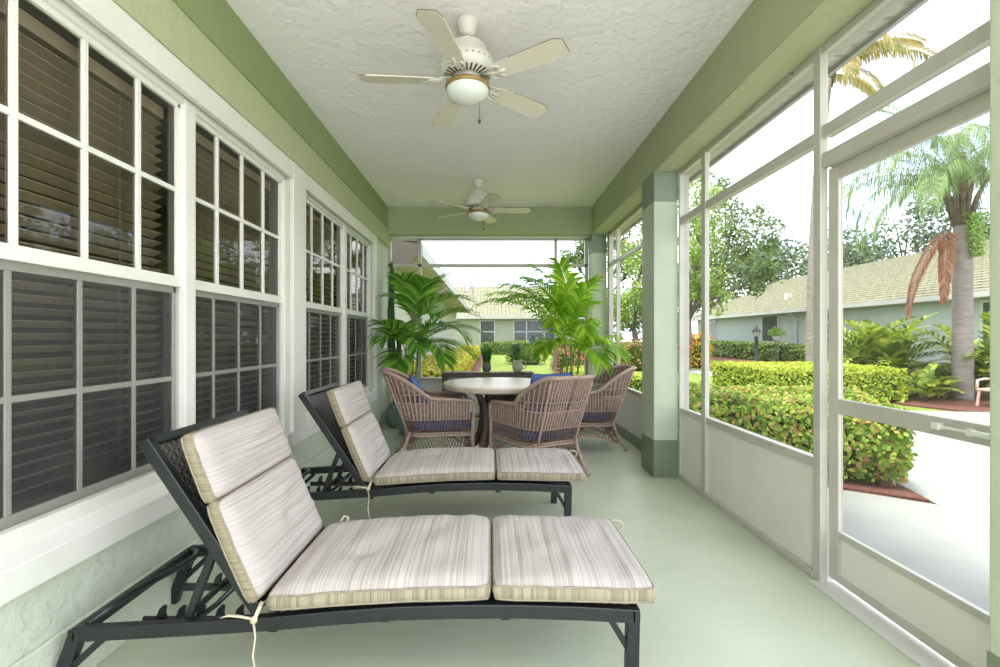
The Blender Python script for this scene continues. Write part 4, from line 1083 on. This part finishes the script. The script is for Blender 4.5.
sp = MB(); sp.tube([tp+Vector((-.05, -.05, .55)), tp+Vector((-.08, -.07, .8)), tp+Vector((-.12, -.09, 1.0)), tp+Vector((-.10, -.10, 1.15))], [.02, .07, .10, .05], 10, flat=.5)
sp.build('spathe', M['spathe'], q2, smooth=True)
gf = [(0, 45, 3.6, 70), (340, 30, 3.4, 95), (20, 20, 3.2, 80), (300, 20, 3.0, 120), (280, 35, 2.8, 130), (60, 50, 3, 90), (320, 60, 3.4, 80), (255, 10, 2.2, 110)]
queen_palm((11.0, 16.1, 0), 10.1, .15, gf, M['goldleaf'], 'tall slim palm trunk with golden fronds above the door transom', 62, lean=(.55, 0), ll=.75, nl=70, lw=.022)

# ------------------------------------------------------------------ houses
def roof_slope(mb, e0, e1, r1, r0, courses, th=.05, waves=0):
    """tile courses between eave line e0-e1 and ridge line r0-r1, each course lapping the next"""
    e0, e1, r0, r1 = map(Vector, (e0, e1, r0, r1)); up = Vector((0, 0, 1))
    for k in range(courses):
        f0, f1 = k/courses, (k+1.15)/courses; f1 = min(1, f1)
        a, b = e0.lerp(r0, f0), e1.lerp(r1, f0); c_, d_ = e1.lerp(r1, f1), e0.lerp(r0, f1)
        mb.add([a+up*th, b+up*th, c_, d_, a, b], [(0,1,2,3), (4,5,1,0)])
def tilemat(axis, name='scalloped_roof_tile'):
    m = mat(name+axis, (160, 158, 130), .8, (140, 138, 112), 5)
    nt = m.node_tree; N = nt.nodes; L = nt.links; b = N['Principled BSDF']
    tc = N.new('ShaderNodeTexCoord'); w = N.new('ShaderNodeTexWave'); w.bands_direction = axis; w.inputs['Scale'].default_value = 1.1
    L.new(tc.outputs['Object'], w.inputs[0])
    bp = N.new('ShaderNodeBump'); bp.inputs['Strength'].default_value = 1; bp.inputs['Distance'].default_value = .10
    L.new(w.outputs[0], bp.inputs['Height']); L.new(bp.outputs[0], b.inputs['Normal'])
    return m
TY, TX = tilemat('Y'), tilemat('X')
h = thing('neighbour_house', 'blue green house with long pale tiled roof across the lawn', 'house', (15.9, 22, 0))
MB().box(0, 11, -14, 14, -.1, 2.62).build('wall', M['hwall'], h)
m = MB(); roof_slope(m, (-.45, -14.5, 2.62), (-.45, 14.5, 2.62), (6.8, 14.5, 5.65), (6.8, -14.5, 5.65), 24, .07)
m.add([(6.8,-14.5,5.65),(6.8,14.5,5.65),(11.4,14.5,2.6),(11.4,-14.5,2.6)], [(0,1,2,3)]); m.add([(-.45,14.5,2.6),(6.8,14.5,5.65),(11.4,14.5,2.6)], [(0,1,2)])
m.add([(-.45,-14.5,2.6),(6.8,-14.5,5.65),(11.4,-14.5,2.6)], [(0,2,1)])
m.build('roof', TY, h)
MB().box(-.52, -.42, -14.5, 14.5, 2.46, 2.64).box(-.45, 0, -14.5, 14.5, 2.44, 2.47).build('gutter', M['fascia'], h)
def hwin(y0, y1, z0, z1):
    f = MB(); f.box(-.05, .02, y0-.10, y1+.10, z0-.10, z1+.10).build('window', M['fascia'], h)
    w_ = h.children[-1]; MB().box(-.062, -.045, y0, y1, z0, z1).build('pane', M['hglass'], w_)
    MB().box(-.07, -.06, (y0+y1)/2-.02, (y0+y1)/2+.02, z0, z1).build('glazing_bar', M['fascia'], w_) if False else None
hwin(3.95, 5.35, .98, 2.36); hwin(11.0, 12.3, .98, 2.36); hwin(-.85, .5, .92, 2.3); hwin(-8.5, -6.9, .92, 2.3)
MB().tube([(-.42, 2.3, 2.46), (-.30, 2.3, 2.30), (-.08, 2.3, 2.15), (-.06, 2.3, 0)], .05, 8).build('downspout', M['fascia'], h)
MB().box(1.3, 1.6, 5.2, 5.5, 3.3, 3.75).build('roof_vent', M['fascia'], h)

h2 = thing('rear_house', 'pale green house with tiled roof at the end of the lawn', 'house', (1, 35.5, 0))
MB().box(-9, 7, 0, 10, -.1, 2.75).build('wall', M['hwall2'], h2)
m = MB(); roof_slope(m, (7.5, -.5, 2.72), (-9.5, -.5, 2.72), (-9.5, 6.5, 5.7), (7.5, 6.5, 5.7), 20, .06)
m.add([(-9.5,6.5,5.7),(7.5,6.5,5.7),(7.5,11,2.7),(-9.5,11,2.7)], [(3,2,1,0)]); m.add([(7.5,-.5,2.7),(7.5,6.5,5.7),(7.5,11,2.7)], [(0,2,1)])
m.build('roof', TX, h2)
MB().box(-9.5, 7.5, -.58, -.46, 2.56, 2.74).box(-9.5, 7.5, -.5, 0, 2.54, 2.57).build('gutter', M['fascia'], h2)
def hwin2(x0, x1, z0, z1, bars):
    f = MB(); f.box(x0-.10, x1+.10, -.05, .02, z0-.10, z1+.10); w_ = f.build('window', M['fascia'], h2)
    MB().box(x0, x1, -.062, -.045, z0, z1).build('pane', M['hglass'], w_)
    b = MB()
    for x in bars: b.box(x-.05, x+.05, -.08, -.055, z0, z1)
    b.box(x0, x1, -.08, -.055, (z0+z1)/2-.04, (z0+z1)/2+.04); b.build('glazing_bars', M['fascia'], w_)
hwin2(-1.70, -.70, .80, 2.40, []); hwin2(.85, 4.0, .80, 2.40, [1.75, 3.1])
MB().tube([(.45, 3, 3.9), (.45, 3, 6.9)], .035, 6).build('antenna', M['steel'], h2)
MB().lathe([(.12, 0), (.12, .35), (.2, .4), (.05, .5)], (-.3, 2.2, 3.8), 10).build('roof_vent', M['fascia'], h2)

h3 = thing('house_wing', 'white rendered wing with gutter and soffit at the left outside the far screen', 'house', (-2.0, 9, 0))
MB().box(-7, 0, 0, 19, -.1, 2.70).build('wall', M['wingwall'], h3)
MB().box(0, .72, -.9, 19, 2.66, 2.70).build('soffit', M['winsoffit'], h3)
MB().box(.72, .84, -.9, 19, 2.60, 2.80).build('gutter', M['fascia'], h3)
MB().box(.66, .73, -.9, 19, 2.64, 2.74).build('fascia_board', M['fascia'], h3)
m = MB(); roof_slope(m, (.80, -.9, 2.82), (.80, 19, 2.82), (-2.6, 19, 3.35), (-2.6, -.9, 3.35), 10, .05); m.build('roof', TY, h3)
MB().prism_y([(-.8, 2.42), (.62, 2.42), (.78, 2.62), (.78, 2.80), (-.8, 3.0)], -.97, -.9).build('gable_board', M['brownend'], h3)
MB().tube([(.78, 4.2, 2.62), (.70, 4.2, 2.52), (.15, 4.2, 2.32), (.06, 4.2, 2.2), (.06, 4.2, 0)], .05, 8).build('downspout', M['fascia'], h3, smooth=True)
sdh = thing('satellite_dish', 'grey satellite dish on the white wing roof edge', 'satellite dish', (-1.02, 20, 2.85))
dd = MB(); rot = Matrix.Rotation(R(-55), 3, 'Y') @ Matrix.Rotation(R(20), 3, 'X')
o = []
for i in range(9):
    for k in range(24):
        rr = .42*i/8; a = 2*PI*k/24; o.append(rot @ Vector((rr*math.cos(a), rr*.9*math.sin(a), .35*rr*rr)) + Vector((.25, 0, .55)))
fs = [(i*24+k, i*24+(k+1) % 24, (i+1)*24+(k+1) % 24, (i+1)*24+k) for i in range(8) for k in range(24)]
dd.add(o, fs); dd.build('dish', M['dishgrey'], sdh, smooth=True, solid=.02)
MB().tube([(.35, 0, 0), (.30, 0, .3), (.25, 0, .55)], .03, 6).build('mast', M['steel'], sdh)
MB().tube([(.25, 0, .5), (-.15, 0, .80)], .014, 6).box(-.2, -.1, -.05, .05, .76, .88).build('receiver_arm', M['steel'], sdh)

# ------------------------------------------------------------------ garden pieces
lp = thing('lamp_post', 'black garden lamp post on the lawn in front of the neighbouring hedge', 'lamp post', (12.3, 21.7, -.06))
MB().lathe([(.14, 0), (.13, .1), (.08, .14), (.075, 1.2), (.10, 1.24), (.05, 1.30)], seg=12).build('post', M['lamp_black'], lp, smooth=True)
MB().lathe([(.08, 1.30), (.16, 1.52), (.15, 1.53)], seg=6).build('lantern_glass', M['lampglass'], lp)
MB().lathe([(.22, 1.50), (.23, 1.54), (.10, 1.66), (.04, 1.72), (.01, 1.80)], seg=6).build('lantern_roof', M['lamp_black'], lp)
ls = MB()
for k in range(6): a = 2*PI*k/6; ls.tube([(.085*math.cos(a), .085*math.sin(a), 1.29), (.17*math.cos(a), .17*math.sin(a), 1.53)], .012, 5)
ls.build('lantern_frame', M['lamp_black'], lp)
fp = thing('flower_planter', 'round grey planter with red flowers near the neighbouring wall', 'planter', (13.9, 16.5, -.03))
MB().lathe([(.22, 0), (.26, .05), (.36, .58), (.39, .60), (.38, .66), (.32, .66), (.30, .55)]).build('planter_pot', M['potgrey'], fp, smooth=True)
b = MB(); g = random.Random(3)
for i in range(500):
    d = Vector((g.gauss(0, 1), g.gauss(0, 1), abs(g.gauss(0, 1)))).normalized(); leaf(b, Vector((0, 0, .66))+d*.30*g.random()**.4, d, .08, g)
b.build('flowers', M['pinkflower'], fp)
sh = thing('shepherd_hook', 'black shepherd hook standing beside the grey planter', 'garden hook', (13.75, 16.9, -.03))
MB().tube([(0, 0, 0), (0, 0, 1.5), (.03, 0, 1.68), (.14, 0, 1.74), (.24, 0, 1.66), (.24, 0, 1.56)], .02, 6).tube([(0, 0, 1.3), (-.1, 0, 1.45), (-.14, 0, 1.36)], .016, 6).build('hook_rod', M['lamp_black'], sh)
hp = thing('stand_plant', 'white pot of leafy greenery on a slim stand by the hedge', 'plant', (13.55, 22.2, -.04))
MB().tube([(0, -.1, 0), (0, -.1, 1.0)], .02, 6).tube([(0, .1, 0), (0, .1, 1.0)], .02, 6).box(-.12, .12, -.14, .14, 1.0, 1.02).build('stand', M['teal'], hp)
MB().lathe([(.13, 1.02), (.2, 1.3), (.17, 1.3)]).build('pot', M['fascia'], hp, smooth=True)
b = MB()
for i in range(400):
    d = Vector((g.gauss(0, 1), g.gauss(0, 1), abs(g.gauss(0, 1)))).normalized(); leaf(b, Vector((0, 0, 1.32))+d*.42*g.random()**.4, d, .12, g)
b.build('leaves', M['treeleaf_light'], hp)
oc = thing('garden_chair', 'pinkish resin garden chair on the lawn at the right edge', 'chair', (8.95, 8.2, -.02), R(200))
ar = [(-.20+.0, -.24, .0)]
m = MB(); m.tube([(-.2, -.24, .30), (-.26, -.24, .48), (-.29, -.20, .58), (-.30, 0, .63), (-.29, .20, .58), (-.26, .24, .48), (-.2, .24, .30)], .025, 8)
for y in (-.16, -.08, 0, .08, .16): m.tube([(-.2, y, .30), (-.27, y, .48), (-.295, y, .60)], .014, 6)
m.build('backrest', M['resin'], oc, smooth=True)
MB().box(-.22, .24, -.25, .25, .27, .31).build('seat', M['resin'], oc, bevel=.01)
for x in (-.2, .21):
    for y in (-.22, .22): MB().tube([(x, y, .28), (x*1.1, y*1.1, 0)], .022, 7).build('leg', M['resin'], oc)
for y in (-.25, .25): MB().tube([(-.26, y, .46), (0, y, .47), (.2, y, .45), (.22, y, .28)], .022, 7).build('armrest', M['resin'], oc, smooth=True)

# ------------------------------------------------------------------ sky, sun, camera
wd = bpy.data.worlds.new('World'); sc.world = wd; wd.use_nodes = True
N = wd.node_tree.nodes; L = wd.node_tree.links
bg = N['Background']; bg.inputs[1].default_value = 1.5
tc = N.new('ShaderNodeTexCoord'); mp = N.new('ShaderNodeMapping'); mp.inputs['Scale'].default_value = (1, 1, 2.2)
n = N.new('ShaderNodeTexNoise'); n.inputs['Scale'].default_value = 2.4; n.inputs['Detail'].default_value = 6
r = N.new('ShaderNodeValToRGB'); r.color_ramp.elements[0].position = .40; r.color_ramp.elements[1].position = .58
r.color_ramp.elements[0].color = (.60, .72, .95, 1); r.color_ramp.elements[1].color = (1, .985, .96, 1)
L.new(tc.outputs['Generated'], mp.inputs[0]); L.new(mp.outputs[0], n.inputs[0]); L.new(n.outputs[0], r.inputs[0]); L.new(r.outputs[0], bg.inputs[0])
sl_ = bpy.data.lights.new('sun', 'SUN'); sl_.energy = 2.6; sl_.angle = R(12); sl_.color = (1, .96, .88)
so = bpy.data.objects.new('sun', sl_); col.objects.link(so)
d = Vector((.22, .10, -1)); so.rotation_euler = d.to_track_quat('-Z', 'Y').to_euler(); so.location = (-5, 0, 12)
cam = bpy.data.cameras.new('camera'); co = bpy.data.objects.new('camera', cam); col.objects.link(co)
co.location = (0, 0, 1.2); co.rotation_euler = (R(90), 0, 0)
cam.lens = 16.92; cam.sensor_width = 36; cam.shift_x = .010; cam.shift_y = .0035; cam.clip_start = .05; cam.clip_end = 300
sc.camera = co
vs = sc.view_settings; vs.view_transform = 'Standard'; vs.look = 'None'; vs.gamma = 1; vs.use_curve_mapping = False
vs.exposure = 1.66
